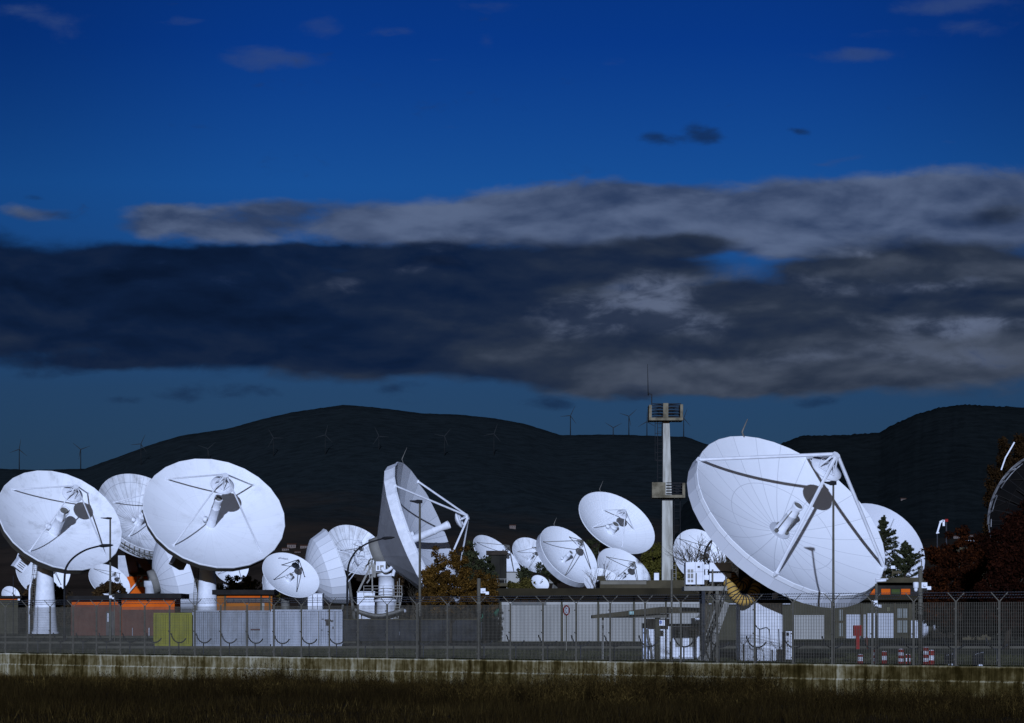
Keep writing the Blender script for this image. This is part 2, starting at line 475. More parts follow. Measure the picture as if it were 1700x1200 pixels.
RIDGE1 = [(-900, 800), (-300, 786), (0, 778), (60, 780), (140, 778), (200, 757), (250, 738), (300, 723), (380, 711), (430, 697), (480, 685), (540, 676), (570, 672), (600, 674), (640, 678),
          (700, 686), (760, 688), (820, 694), (870, 703), (930, 722), (960, 722), (1000, 721), (1050, 722), (1100, 724), (1140, 725), (1175, 738), (1200, 752), (1230, 760), (1300, 790), (1500, 850), (1900, 930), (2600, 980)]
RIDGE2 = [(-900, 1031), (700, 1025), (950, 960), (1050, 900), (1120, 850), (1180, 800), (1230, 765), (1265, 748), (1300, 735), (1330, 723), (1400, 722), (1460, 718), (1480, 706), (1520, 688), (1560, 676), (1600, 671),
          (1650, 674), (1700, 676), (1900, 690), (2300, 740), (2900, 800)]
HILL1 = (2300.0, 5600.0, RIDGE1); HILL2 = (1900.0, 4300.0, RIDGE2)
def wobble(x, y):
    return (math.sin(x * .0031 + 1.3) * math.cos(y * .0023 + .4) + .5 * math.sin(x * .0083 + y * .0047) + .3 * math.sin(x * .021 - y * .013 + 2))
def hill_z(H, X, Y):
    Y0, Y1, R = H
    u = CX + F * X / Y
    zr = (HY - interp(R, u)) * Y1 / F + EYE
    t_ = (Y - Y0) / (Y1 - Y0)
    if t_ <= 0: return -8.0
    if t_ <= 1:
        z = zr * t_ ** 1.35 + wobble(X, Y) * 16 * math.sin(math.pi * t_) * min(1, zr / 120)
    else:
        z = zr * max(0.0, 1 - (t_ - 1) * 0.9)
    return z
def make_hill(H, m, x0, x1, rg):
    g = MB(); nx = 560; rows = [0, .04, .09, .15, .22, .3, .38, .46, .54, .62, .7, .78, .86, .93, .97, 1.0, 1.06, 1.2, 1.5, 2.1]
    vs = []
    for t_ in rows:
        Y = H[0] + (H[1] - H[0]) * t_
        for i in range(nx + 1):
            u = x0 + (x1 - x0) * i / nx
            X = (u - CX) * Y / F
            z = hill_z(H, X, Y) + (random.gauss(0, rg) if 0.1 < t_ <= 1.06 else 0)
            vs.append((X, Y, z if t_ > 0 else -12.0))
    fs = [(j * (nx + 1) + i, j * (nx + 1) + i + 1, (j + 1) * (nx + 1) + i + 1, (j + 1) * (nx + 1) + i) for j in range(len(rows) - 1) for i in range(nx)]
    g.add(vs, fs, True)
    return tag(g.build('hills', m), kind='structure')
make_hill(HILL1, hill_mat('far_forest', (0.021, 0.029, 0.031), (0.050, 0.037, 0.027), 150.0), -700, 2300, .25)
make_hill(HILL2, hill_mat('near_forest', (0.015, 0.020, 0.0205), (0.036, 0.027, 0.019), 85.0), 700, 2600, .45)

# asphalt and kerbs inside the compound
ASPH = mat('asphalt', (0.072, 0.062, 0.042), (0.048, 0.042, 0.028), 0.6, 0.95)
g = MB(); g.add([(-26, 182, .004), (60, 182, .004), (75, 222, .004), (-26, 222, .004)], [(0, 1, 2, 3)])
tag(g.build('road', ASPH), kind='structure')
g = MB(); g.add([(-150, 300, .004), (-14, 300, .004), (-14, 322, .004), (-150, 322, .004)], [(0, 1, 2, 3)])
tag(g.build('path', ASPH), kind='structure')
for (x0, x1, y) in ((-26, 60, 181.9), (-90, -12, 222.5), (-150, -30, 299)):
    g = MB(); g.cb(x0, x1, y - .15, y, -.03, .12)
    tag(g.build('kerb', mat('kerb_concrete', (0.085, 0.078, 0.058), (0.055, 0.05, 0.036), 1.0, 0.9)), kind='structure')

# ------------------------------------------------------------------ retaining wall and security fence
def wall_mat():
    m, t, b = new_mat('stained_concrete')
    tc = t.new('ShaderNodeTexCoord')
    O = tc.outputs['Object']
    n1 = t.noise(t.v('MULTIPLY', O, (1.0, 1, 0.16)), 1.0, 6, 0.68)
    n2 = t.noise(t.v('MULTIPLY', O, (4.2, 1, 0.28)), 1.0, 6, 0.7)
    n3 = t.noise(O, 2.2, 7, 0.7)
    n4 = t.noise(t.v('MULTIPLY', O, (0.07, 1, 0.1)), 1.0, 3, 0.6)
    sp = t.new('ShaderNodeSeparateXYZ'); t.l.new(O, sp.inputs[0])
    # pours of the wall: every one weathered differently, lime run-out at joints and drain holes
    px_ = t.m('DIVIDE', sp.outputs[0], 1.97)
    wn = t.new('ShaderNodeTexWhiteNoise', noise_dimensions='1D'); t.l.new(t.m('FLOOR', px_), wn.inputs['W'])
    jd = t.m('ABSOLUTE', t.m('SUBTRACT', t.m('FRACT', t.m('ADD', px_, t.m('MULTIPLY', t.m('SUBTRACT', n1, .5), .25))), .5))
    joint = t.m('MULTIPLY', t.ss(jd, .06, .01), t.m('MULTIPLY', t.ss(wn.outputs[0], .35, .9), t.ss(n2, .3, .6)))
    zb = t.m('ADD', sp.outputs[2], t.m('MULTIPLY', t.m('SUBTRACT', n3, .5), .07))
    band = t.m('MULTIPLY', t.ss(t.m('ABSOLUTE', t.m('ADD', zb, .565)), .05, .012), t.ss(n2, .32, .55))  # sunlit ledge of the lower course put into the colour as a stripe
    top = t.m('MULTIPLY', t.ss(zb, -.09, -.01), .16)
    f = t.m('ADD', t.m('ADD', t.m('MULTIPLY', n1, 0.36), t.m('MULTIPLY', n2, 0.62)), t.m('SUBTRACT', t.m('MULTIPLY', n3, 0.42), .165))
    f = t.m('ADD', f, t.m('MULTIPLY', t.m('SUBTRACT', n4, 0.5), 0.45))
    f = t.m('ADD', f, t.m('MULTIPLY', t.m('SUBTRACT', wn.outputs[0], .5), .07))
    f = t.m('ADD', f, t.m('ADD', t.m('MULTIPLY', joint, .12), t.m('ADD', t.m('MULTIPLY', band, .15), top)))
    # mossier to the right
    f = t.m('ADD', t.m('SUBTRACT', f, t.ss(sp.outputs[0], 62, 88, 0.0, .06)), .045)
    c = t.ramp(f, [(0.40, (0.018, 0.0125, 0.0028)), (0.50, (0.050, 0.036, 0.0105)), (0.57, (0.105, 0.081, 0.032)), (0.64, (0.18, 0.150, 0.078)), (0.72, (0.29, 0.26, 0.165)), (0.85, (0.44, 0.41, 0.31))])
    t.l.new(c, b.inputs['Base Color']); b.inputs['Roughness'].default_value = 0.95; b.inputs['Specular IOR Level'].default_value = 0.02
    bp = t.new('ShaderNodeBump'); bp.inputs['Strength'].default_value = 0.5; bp.inputs['Distance'].default_value = 0.04
    t.l.new(n3, bp.inputs['Height']); t.l.new(bp.outputs[0], b.inputs['Normal'])
    return m
WALLM = wall_mat()
WL = FLEN + 60
wall_org = fence_pt(-30)
wroot = thing('retaining_wall', 'long low stained mossy concrete wall carrying the wire fence', 'wall', wall_org)
wang = math.atan2(FDIR.y, FDIR.x)
WM = Matrix.Translation(wall_org) @ Matrix.Rotation(wang, 4, 'Z')
def wall_course(name, z0, z1, y0, y1, jit):
    """one pour of concrete with uneven front edge; local x along the wall, local -y towards the field"""
    g = MB(); n = 260
    rnd = random.Random(int(z1 * 1000) + 5)
    prof = [(y1, z1), (y0, z1), (y0, z0), (y1, z0)]
    vs = []
    for i in range(n + 1):
        x = WL * i / n
        for (y, z) in prof:
            vs.append((x, y + (rnd.uniform(-jit, jit) if y == y0 else 0), z + (rnd.uniform(-jit, jit) * 1.2 if z == z1 else 0)))
    fs = []
    for i in range(n):
        for k in range(4):
            fs.append((i * 4 + k, i * 4 + (k + 1) % 4, (i + 1) * 4 + (k + 1) % 4, (i + 1) * 4 + k))
    fs += [(0, 1, 2, 3), tuple(n * 4 + k for k in (3, 2, 1, 0))]
    g.add(vs, fs)
    return g.build(name, WALLM, wroot, WM)
wall_course('upper_course', -0.555, 0.0, -0.17, 0.17, 0.012)
wall_course('lower_course', -2.4, -0.56, -0.215, 0.165, 0.014)

fence = thing('security_fence', 'tall galvanised mesh fence with barbed wire on Y shaped post tops above the wall', 'fence', fence_pt(0))
ROTF = Matrix.Rotation(wang, 4, 'Z')
def fence_part(mb, name, m, d, src=None):
    if src is None:
        o = mb.build(name, m)
    else:
        o = src.copy(); COL.objects.link(o)
    o.parent = fence
    o.matrix_local = Matrix.Translation(FDIR * d) @ ROTF
    return o
PH = 2.40
pb = MB()
pb.cb(-.035, .035, -.035, .035, 0.0, PH + .06)
for sgn in (-1, 1):
    pb.bar((0, 0, PH + .02), (sgn * .22, sgn * .22, PH + .36), .045, .03)
pb.cb(-.09, .09, -.09, .09, 0.0, .015)
for z in (.25, 1.2, 2.15):
    pb.cb(-.06, .06, -.05, -.036, z - .03, z + .03)
panel = MB()
nb = int((PITCH - .08) / .082)
for i in range(nb + 1):
    x = .05 + (PITCH - .10) * i / nb
    panel.cb(x - .0035, x + .0035, -.0125, .0125, .06, PH)
for k in range(19):
    z = .075 + (PH - .09) * k / 18
    panel.bar((.04, 0, z), (PITCH - .04, 0, z), .006)
p0 = q0 = None
for k in range(-1, 35):
    o = fence_part(pb, 'post', GALV, k * PITCH, p0); p0 = p0 or o
    if k < 34:
        o = fence_part(panel, 'mesh_panel', GALV, k * PITCH, q0); q0 = q0 or o
for sgn in (-1, 1):
    for h in (.14, .24, .34):
        wb = MB()
        off = sgn * .21 * h / .34
        wb.tube([(-PITCH, off, PH + .02 + h), (34 * PITCH, off, PH + .02 + h)], .006, 4, False)
        for i in range(35 * 16):
            x = -PITCH + i * PITCH / 16
            wb.add([(x - .02, off - .02, PH + .02 + h - .02), (x + .02, off + .02, PH + .02 + h + .02), (x, off, PH + .02 + h + .03)], [(0, 1, 2)])
        fence_part(wb, 'barbed_wire', DARK, 0)

# inner sensor cable posts with curved arms, a metre and a half behind the fence
sm = MB()
sm.tube([(0, 0, -.03), (0, 0, .62)], .03, 6)
arc = [(-.42 + .84 * i / 12, 0, .62 + .34 * abs((i - 6.6) / 6.6) ** 2.4) for i in range(13)]
arc[0] = (-.44, 0, 1.08)
am = MB(); am.tube(arc, .032, 6)
sroot = thing('sensor_post', 'short dark sensor posts with curved arms just inside the fence', 'post', fence_pt(.8, -1.5), 'sensor posts inside the fence')
sm.build('stem', DARK, None).parent = sroot
am.build('curved_arm', DARK, None).parent = sroot
for ch in sroot.children: ch.rotation_euler = (0, 0, wang + .35)
for k in range(1, 33):
    copy_tree(sroot, fence_pt(.8 + k * PITCH, -1.5))

# ------------------------------------------------------------------ dish antennas
def antenna(name, label, cx, cy, Wd, Hd, K, s, depth=.34, facing=1, nseg=48, flat_back=False, skirt=0.06, skirt_r=.985, hub_r=.22, back_z=None,
            lipw=.022, feet=None, foot_fr=.9, apex=.78, apex_r=.035, strut_r=.011, sub=.56, sub_r=.15, feed=(.34, .25, .075), mats=None, feed_tilt=0,
            ped=('cone', None), whip=False, flat_front=False, grp=None, hubplate=0.0, ribs=0, legs4=True, strut_mat=None):
    """cx,cy,Wd,Hd,K: outline of the rim as read off the photograph (centre, half width, half height, shear);
    it gives the rim's true radius and pointing at distance YS(s). Everything is built in the dish's own frame."""
    Y = YS(s)
    C = P(cx, cy, Y)
    psi = .5 * math.atan2(2 * K, Wd * Wd - Hd * Hd)
    mean, dif = (Wd * Wd + Hd * Hd) / 2, math.hypot((Wd * Wd - Hd * Hd) / 2, K)
    a, b = math.sqrt(mean + dif), math.sqrt(max(mean - dif, 1))
    R = a / s
    ct = b / a; st = math.sqrt(1 - ct * ct)
    v = (C - Vector((0, 0, EYE))).normalized()
    rgt = Vector((v.y, -v.x, 0)).normalized(); up = rgt.cross(v)
    m = rgt * math.sin(psi) + up * math.cos(psi)
    ax = (v * (-ct * facing) + m * st).normalized()
    xl = Vector((0, 0, 1)).cross(ax).normalized(); yl = ax.cross(xl)
    M = Matrix((xl, yl, ax)).transposed().to_4x4(); M.translation = C
    # foot angle from a pixel
    ph0 = math.radians(45)
    if feet:
        ray = Vector(((feet[0] - CX) / F, 1, (HY - feet[1]) / F))
        zf = -depth * R * (1 - foot_fr ** 2)
        o = C + ax * zf
        cam0 = Vector((0, 0, EYE))
        tt = (o - cam0).dot(ax) / ray.dot(ax)
        q = cam0 + ray * tt - o
        ph0 = math.atan2(q.dot(yl), q.dot(xl))
    rm, bm = mats
    back_z = back_z if back_z is not None else depth * 1.12 + .05
    piv = C - ax * (R * (back_z + .16))
    base = Vector((piv.x, piv.y, 0))
    if ped[1] is not None: base = Vector(ped[1])
    root = thing(name, label, 'antenna', base, grp)
    L = lambda p: M @ Vector(p)
    # reflector: front face and rim
    g = MB(); nr = 14
    prof = [(0, -depth * R)] + [(R * (i / nr), -depth * R * (1 - (i / nr) ** 2)) for i in range(1, nr + 1)]
    g.lathe(prof, nseg, smooth=not flat_front)
    lip = [(R, 0), (R * 1.006, -.004 * R), (R * 1.008, -lipw * R), (R * .985, -(lipw + .008) * R)]
    g.lathe(lip, nseg, smooth=False)
    g.build('reflector', rm, root, M)
    # back: skirt band then shell to the hub
    g = MB()
    g.lathe([(R * .995, -min(.014, lipw * .6) * R), (R * skirt_r, -(skirt + .014) * R)], nseg, smooth=False)
    sk = g.build('rim_skirt', bm[0], root, M)
    g = MB()
    z0 = -(skirt + .014) * R
    pr = [(R * skirt_r, z0)]
    nb_ = 1 if flat_back == 'cone' else 5
    for i in range(1, nb_ + 1):
        f = i / nb_
        rr = R * (skirt_r + (hub_r - skirt_r) * f)
        if nb_ == 1: zz = -back_z * R
        else:
            q = (rr / (R * skirt_r)) ** 2
            q0 = (hub_r / skirt_r) ** 2
            zz = z0 + (-back_z * R - z0) * (1 - q) / (1 - q0)
        pr.append((rr, zz))
    pr.append((0, -back_z * R))
    g.lathe(pr, nseg, smooth=not flat_back)
    g.build('back_shell', bm[1], root, M)
    if ribs:
        g = MB()
        for k in range(ribs):
            an = 2 * math.pi * k / ribs
            c_, s_ = math.cos(an), math.sin(an)
            p_out = (R * skirt_r * c_, R * skirt_r * s_, z0 - .01 * R); p_in = (R * hub_r * c_, R * hub_r * s_, -(back_z + .12) * R)
            g.bar(p_out, p_in, .012 * R)
            pm = [(p_out[i] * .5 + p_in[i] * .5) for i in range(3)]
            rr = R * (skirt_r + hub_r) / 2
            q = (rr / (R * skirt_r)) ** 2; q0 = (hub_r / skirt_r) ** 2
            zz = z0 + (-back_z * R - z0) * (1 - q) / (1 - q0)
            g.bar(pm, (rr * c_, rr * s_, zz), .009 * R)
            g.bar((p_in[0], p_in[1], p_in[2]), (rr * c_, rr * s_, zz), .008 * R)
        g.build('back_truss', GREY, root, M)
    # hub drum behind the shell
    g = MB(); g.lathe([(0, -back_z * R + .02), (hub_r * R * .92, -back_z * R + .02), (hub_r * R * .92, -(back_z + .14) * R), (0, -(back_z + .14) * R)], 20)
    g.build('hub', SHELL, root, M)
    smt = strut_mat or WHITE
    if feed:
        z0f, z1f, fr = -feed[0] * R, feed[1] * R, feed[2] * R
        Lf = z1f - z0f
        g = MB()
        g.lathe([(fr * 1.12, z0f - .02 * R), (fr * 1.08, z0f + .10 * Lf), (fr, z0f + .12 * Lf), (fr * .93, z0f + .62 * Lf), (fr * .99, z0f + .63 * Lf), (fr * .99, z0f + .66 * Lf),
                 (fr * .86, z0f + .67 * Lf), (fr * .84, z0f + .84 * Lf), (fr * 1.02, z0f + .95 * Lf), (fr * 1.02, z1f), (fr * .9, z1f), (fr * .85, z1f - .04 * Lf), (0, z1f - .05 * Lf)], 20)
        fd = g.build('feed_horn', WHITE, root, M)
        g = MB(); g.lathe([(0, z1f - .03 * Lf), (fr * .88, z1f - .03 * Lf), (fr * .88, z1f - .036 * Lf)], 20, smooth=False); g.build('horn_mouth', GREY, root, M)
        if hubplate:
            g = MB(); zz = -depth * R * (1 - hubplate ** 2) + .012 * R
            g.lathe([(0, zz), (hubplate * R, zz), (hubplate * R, zz - .04 * R)], 28, smooth=False)
            g.build('hub_plate', PALE, root, M)
            g = MB(); rr = hubplate * .62 * R
            for k in range(3):
                an = ph0 + 1.0 + k * 2.1
                g.cb(rr * math.cos(an) - .012 * R, rr * math.cos(an) + .012 * R, rr * math.sin(an) - .015 * R, rr * math.sin(an) + .015 * R, zz, zz + .03 * R)
                g.tube([(rr * math.cos(an), rr * math.sin(an), zz + .02 * R), (fr * .9 * math.cos(an), fr * .9 * math.sin(an), z0f + .8 * Lf)], .006 * R, 5)
            g.build('feed_cable_box', GREY, root, M)
        else:
            g = MB(); an = ph0 + .5
            g.lathe([(0, 0), (fr * .55, 0), (fr * .55, -.06 * R), (0, -.06 * R)], 12, Matrix.Translation((fr * 1.5 * math.cos(an), fr * 1.5 * math.sin(an), z0f + .12 * R)))
            g.build('feed_cap', WHITE, root, M)
    if apex:
        zf = -depth * R * (1 - foot_fr ** 2)
        for k in range(4 if legs4 else 3):
            an = ph0 + k * (math.pi / 2 if legs4 else 2 * math.pi / 3)
            g = MB()
            f = (R * foot_fr * math.cos(an), R * foot_fr * math.sin(an), zf); e = (apex_r * R * math.cos(an), apex_r * R * math.sin(an), apex * R)
            g.tube([f, e], strut_r * R, 6, smooth=False)
            g.cb(f[0] - .018 * R, f[0] + .018 * R, f[1] - .018 * R, f[1] + .018 * R, f[2] - .02 * R, f[2] + .015 * R)
            g.build('strut', smt, root, M)
        g = MB()
        g.lathe([(0, .015 * R), (apex_r * 1.3 * R, .015 * R), (apex_r * 1.3 * R, -.015 * R), (0, -.015 * R)], 8, Matrix.Translation((0, 0, apex * R)), False)
        n_ = 4
        for k in range(n_):
            an = ph0 + math.pi / 4 + k * 2 * math.pi / n_
            e = (apex_r * R * math.cos(an), apex_r * R * math.sin(an), apex * R)
            an2 = an + 2 * math.pi / n_
            b1 = (sub_r * .7 * R * math.cos(an), sub_r * .7 * R * math.sin(an), sub * R + .03 * R)
            b2 = (sub_r * .7 * R * math.cos(an2), sub_r * .7 * R * math.sin(an2), sub * R + .03 * R)
            g.bar(e, b1, .009 * R); g.bar(e, b2, .007 * R); g.bar(b1, b2, .009 * R)
        g.bar((0, 0, apex * R), (0, 0, sub * R + .02 * R), .014 * R)
        g.build('subreflector_mount', smt, root, M)
        g = MB()
        g.lathe([(0, sub * R - .045 * R), (sub_r * .5 * R, sub * R - .034 * R), (sub_r * .85 * R, sub * R - .012 * R), (sub_r * R, sub * R), (sub_r * R, sub * R + .012 * R), (sub_r * .6 * R, sub * R + .02 * R), (0, sub * R + .024 * R)], 28)
        g.build('subreflector', WHITE, root, M)
    if whip:
        topk = max(range(nseg), key=lambda k: L((R * math.cos(2 * math.pi * k / nseg), R * math.sin(2 * math.pi * k / nseg), 0)).z)
        an = 2 * math.pi * topk / nseg
        p = L((R * math.cos(an), R * math.sin(an), -.01))
        g = MB(); g.tube([p - Vector((0, 0, .05)), p + Vector((-.1 * whip, 0, .25 * whip)), p + Vector((whip * .22, 0, whip))], [.05, .045, .02], 5)
        g.build('lightning_rod', GREY, root)
    # pedestal and yoke
    kind = ped[0]
    top = piv.z
    if kind == 'cone':
        rb, rt = ped[2], ped[3]
        ht = top - R * .12
        g = MB()
        n = 36
        prof = [(rb * 1.12, 0), (rb * 1.12, .25), (rb, .27)]
        for i in range(1, 9):
            f = i / 8
            prof.append((rb + (rt - rb) * f, .27 + (ht - .27) * f))
        prof += [(rt * 1.08, ht), (rt * 1.08, ht + .25), (0, ht + .25)]
        g.lathe(prof, n, Matrix.Translation(base))
        g.build('pedestal', WHITE, root)
        g = MB()
        tp = Vector((base.x, base.y, ht))
        g.lathe([(0, ht + .25), (rt * .95, ht + .25), (rt * .95, top + R * .02), (0, top + R * .02)], 20, Matrix.Translation((base.x, base.y, 0)))
        hc = C - ax * (R * (back_z + .10))
        for sg in (-1, 1):
            g.bar(Vector((base.x, base.y, top - R * .04)) + xl * (sg * rt * .8), hc + xl * (sg * rt * .8), R * .07, R * .10)
        g.bar(Vector((base.x, base.y, top - R * .02)), hc, R * .10, R * .16)
        g.build('elevation_yoke', SHELL, root)
    elif kind == 'tripod':
        g = MB()
        hc = C - ax * (R * (back_z + .10))
        tp = Vector((base.x, base.y, max(.8, top - R * .3)))
        for k in range(4):
            an = math.pi / 4 + k * math.pi / 2
            q = Vector((base.x + R * .38 * math.cos(an), base.y + R * .38 * math.sin(an), 0))
            g.bar(q, tp, .05 * R)
        g.bar(tp, hc, .12 * R); g.bar(tp + Vector((0, 0, -.3)), C - ax * (R * .3) - yl * (R * .6), .035 * R)
        g.bar(tp + xl * (.12 * R), hc + xl * (.16 * R), .05 * R); g.bar(tp - xl * (.12 * R), hc - xl * (.16 * R), .05 * R)
        g.box(tp, (.34 * R, .34 * R, .22 * R))
        g.build('mount_frame', GREY, root)
    elif kind == 'post':
        g = MB(); r_ = ped[2]
        g.lathe([(r_ * 1.3, 0), (r_ * 1.3, .12), (r_, .14), (r_, top - R * .1), (r_ * 1.25, top - R * .08), (r_ * 1.25, top + R * .05), (0, top + R * .05)], 18, Matrix.Translation(base))
        g.build('pedestal', ped[3], root)
        g = MB(); hc = C - ax * (R * (back_z + .06))
        g.bar(Vector((base.x, base.y, top)), hc, .16 * R, .2 * R)
        g.bar(Vector((base.x, base.y, top * .6)), C - ax * (R * .35) - yl * (.55 * R), .04 * R)
        g.build('elevation_yoke', SHELL, root)
    return root, M, R, dict(C=C, ax=ax, xl=xl, yl=yl, base=base, piv=piv, L=L)

def wm(nm, R, **k): return dish_mat('dish_paint_' + nm, R, **k)
BACK = (PALE, SHELL)
WBACK = (WHITE, PALE)
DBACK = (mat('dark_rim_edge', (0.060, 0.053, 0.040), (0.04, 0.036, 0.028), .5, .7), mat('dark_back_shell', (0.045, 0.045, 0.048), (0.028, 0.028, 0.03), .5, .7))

# ---- big round dish far left on a white conical pedestal
dA, MA, RA, iA = antenna('dish_antenna', 'large weathered dish at the left edge on a white conical pedestal with a ladder', 100, 862, 102, 82, 2250, 12.4, depth=.30, nseg=26,
    skirt=.12, skirt_r=.99, hub_r=.25, back_z=.62, feet=(14, 808), foot_fr=.88, apex=.77, sub=.60, sub_r=.165, feed=(.31, .22, .082),
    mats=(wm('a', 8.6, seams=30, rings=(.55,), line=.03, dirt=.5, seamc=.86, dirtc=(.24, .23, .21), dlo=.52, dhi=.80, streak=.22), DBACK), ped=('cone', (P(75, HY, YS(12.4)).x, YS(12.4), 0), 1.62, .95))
def ladder(root, p0, p1, w, name='ladder', m=GALV, cage=True, side=Vector((1, 0, 0)), out=Vector((0, -1, 0)), step=.3):
    g = MB(); p0, p1 = Vector(p0), Vector(p1)
    for sg in (-1, 1): g.bar(p0 + side * (sg * w / 2), p1 + side * (sg * w / 2), .06)
    n = int((p1 - p0).length / step)
    for i in range(1, n):
        q = p0.lerp(p1, i / n); g.bar(q - side * (w / 2), q + side * (w / 2), .035)
    if cage:
        hs = [i / 8 for i in range(2, 9)]
        for f in hs:
            q = p0.lerp(p1, f)
            pts = [q + side * (w * .5 * math.cos(a) * 1.2) + out * (.05 + .65 * math.sin(a)) for a in [math.pi * k / 8 for k in range(9)]]
            g.tube(pts, .03, 4)
        for a in (math.pi * .25, math.pi * .5, math.pi * .75):
            d = side * (w * .6 * math.cos(a)) + out * (.05 + .65 * math.sin(a))
            g.bar(p0.lerp(p1, .25) + d, p1 + d, .04)
    return g.build(name, m, root)
bA = iA['base']
ladder(dA, bA + Vector((-1.9, -.5, 0)), bA + Vector((-1.15, -.5, iA['piv'].z - .6)), .55)
g = MB()
g.tube([bA + Vector((-2.05, -.8, 0)), bA + Vector((-1.95, -.8, 6)), bA + Vector((-1.35, -.8, 8.6))], .13, 8)
g.build('cable_duct', WHITE, dA)
q0 = P(36, 934, YS(12.4) + 2.5)
MX = Matrix.Translation(q0) @ Euler((0.1, .62, .5)).to_matrix().to_4x4()
g = MB(); g.box((0, 0, 0), (1.55, 1.5, 2.2), None); g.build('equipment_cabin', WHITE, dA, MX)
g = MB()
for i in range(4): g.cb(-.5, .5, -.775, -.755, -.8 + i * .28, -.8 + i * .28 + .12)
g.build('louvre', GREY, dA, MX)
g = MB(); g.bar(q0 + Vector((.4, 0, .2)), iA['piv'], .4); g.build('cabin_arm', SHELL, dA)

# ---- big round dish, second from left
dB, MBx, RB, iB = antenna('dish_antenna', 'largest clean white round dish left of centre on a conical pedestal behind the grey containers', 356, 850, 117, 90, 1800, 12.8, depth=.27, nseg=26,
    skirt=.10, skirt_r=.99, hub_r=.25, back_z=.58, feet=(270, 790), foot_fr=.87, apex=.76, sub=.56, sub_r=.165, feed=(.28, .30, .062),
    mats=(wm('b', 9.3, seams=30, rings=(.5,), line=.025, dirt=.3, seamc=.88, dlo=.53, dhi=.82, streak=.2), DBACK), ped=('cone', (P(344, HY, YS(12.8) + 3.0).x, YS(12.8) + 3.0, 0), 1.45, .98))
q0 = P(298, 930, YS(12.8) + 3.0)
MX = Matrix.Translation(q0) @ Euler((0, .5, .5)).to_matrix().to_4x4()
g = MB(); g.box((0, 0, 0), (1.7, 1.5, 2.0)); g.build('equipment_cabin', SHELL, dB, MX)
g = MB(); g.bar(q0 + Vector((.4, 0, .2)), iB['piv'], .4); g.build('cabin_arm', SHELL, dB)
ladder(dB, iB['base'] + Vector((-1.75, -.4, 0)), iB['base'] + Vector((-1.15, -.4, iB['piv'].z - .6)), .5)

# ---- big far dish between the two, dirty, with a walkway under its rim
dC, MC, RC, iC = antenna('dish_antenna', 'stained streaky dish between the two big round ones, a railed walkway under its rim', 240, 850, 76, 64, 1650, 8.2, depth=.36, nseg=56,
    skirt=.30, skirt_r=.97, hub_r=.25, back_z=.70, feet=(197, 839), foot_fr=.62, apex=.62, sub=.5, sub_r=.14, feed=(.37, .0, .08),
    mats=(wm('c', 10.0, seams=40, rings=(.86, .5), line=.06, dirt=.80, seamc=.5, dirtc=(.15, .13, .11), dlo=.46, dhi=.84, streak=.42), (WHITE, DBACK[1])), ped=('none', (P(232, HY, YS(7.6)).x, YS(7.6), 0)))
g = MB()
for k in range(0, 60):
    an = 2 * math.pi * k / 60
    c_, s_ = math.cos(an), math.sin(an)
    if s_ > .15: continue
    g.bar((RC * 1.005 * c_, RC * 1.005 * s_, -.03 * RC), (RC * 1.09 * c_, RC * 1.09 * s_, -.10 * RC), .12)
    g.bar((RC * 1.09 * c_, RC * 1.09 * s_, -.10 * RC), (RC * .92 * c_, RC * .92 * s_, -.26 * RC), .10)
    a2 = 2 * math.pi * (k + 1) / 60
    for (rr, zz) in ((1.09, -.10), (1.05, -.065)):
        g.bar((RC * rr * c_, RC * rr * s_, zz * RC), (RC * rr * math.cos(a2), RC * rr * math.sin(a2), zz * RC), .10)
g.build('walkway_railing', GREY, dC, MC)
Yc = YS(7.6)
g = MB(); g.pbox(211, 262, 957, 1060, Yc, 7); g.build('base_building', ORANGE, dC)
g = MB(); g.pbox(196, 214, 922, 1060, Yc + 1, 5); g.build('mount_housing', PALE, dC)
g = MB(); g.bar(P(222, 945, Yc + 2), iC['piv'], 2.2); g.bar(P(255, 947, Yc + 2), iC['piv'], 2.2); g.pbox(214, 262, 942, 957, Yc + .5, 5); g.build('elevation_yoke', mat('dark_brown_mount', (.06, .035, .02), (.035, .022, .013), .4, .8), dC)
g = MB(); g.bar(P(212, 985, Yc - .6), P(236, 957, Yc - .6), .35); g.build('brace', PALE, dC)
g = MB()
for y in (955, 962, 969): g.bar(P(228, y, Yc - 1), P(256, y, Yc - 1), .2)
for x in (228, 237, 246, 256): g.bar(P(x, 954, Yc - 1), P(x, 974, Yc - 1), .2)
g.pbox(232, 262, 966, 974, Yc - 1.5, 1.2)
g.build('service_platform', GREY, dC)

# ---- two dishes seen from behind with pale panelled shells
def back_panel_mat(nm, R, n):
    return wm(nm, R, seams=n, line=.06, dirt=.1, seamc=.55, base=(.70, .71, .73))
dE, ME, RE, iE = antenna('dish_antenna', 'panelled dish seen from behind, half hidden by the conical pedestal of the large white dish', 306, 950, 25, 70, 1500, 10.0, depth=.30, facing=-1, nseg=24, flat_back=True,
    skirt=.36, skirt_r=.86, hub_r=.30, back_z=.66, apex=.8, foot_fr=.8, feed=(.3, .1, .06), mats=(wm('e', 7.4), (back_panel_mat('e_skirt', 7.4, 24), back_panel_mat('e_back', 7.4, 24))), ped=('post', None, .8, PALE))
dD, MD, RD, iD = antenna('dish_antenna', 'panelled dish seen from behind, standing right of the small lettered dish', 557, 941, 23, 63, 1190, 11.0, depth=.30, facing=-1, nseg=24, flat_back=True,
    skirt=.38, skirt_r=.86, hub_r=.30, back_z=.70, apex=.8, foot_fr=.8, feed=(.3, .1, .06), mats=(wm('d', 6.0), (back_panel_mat('d_skirt', 6.0, 24), back_panel_mat('d_back', 6.0, 24))), ped=('post', None, .7, PALE))

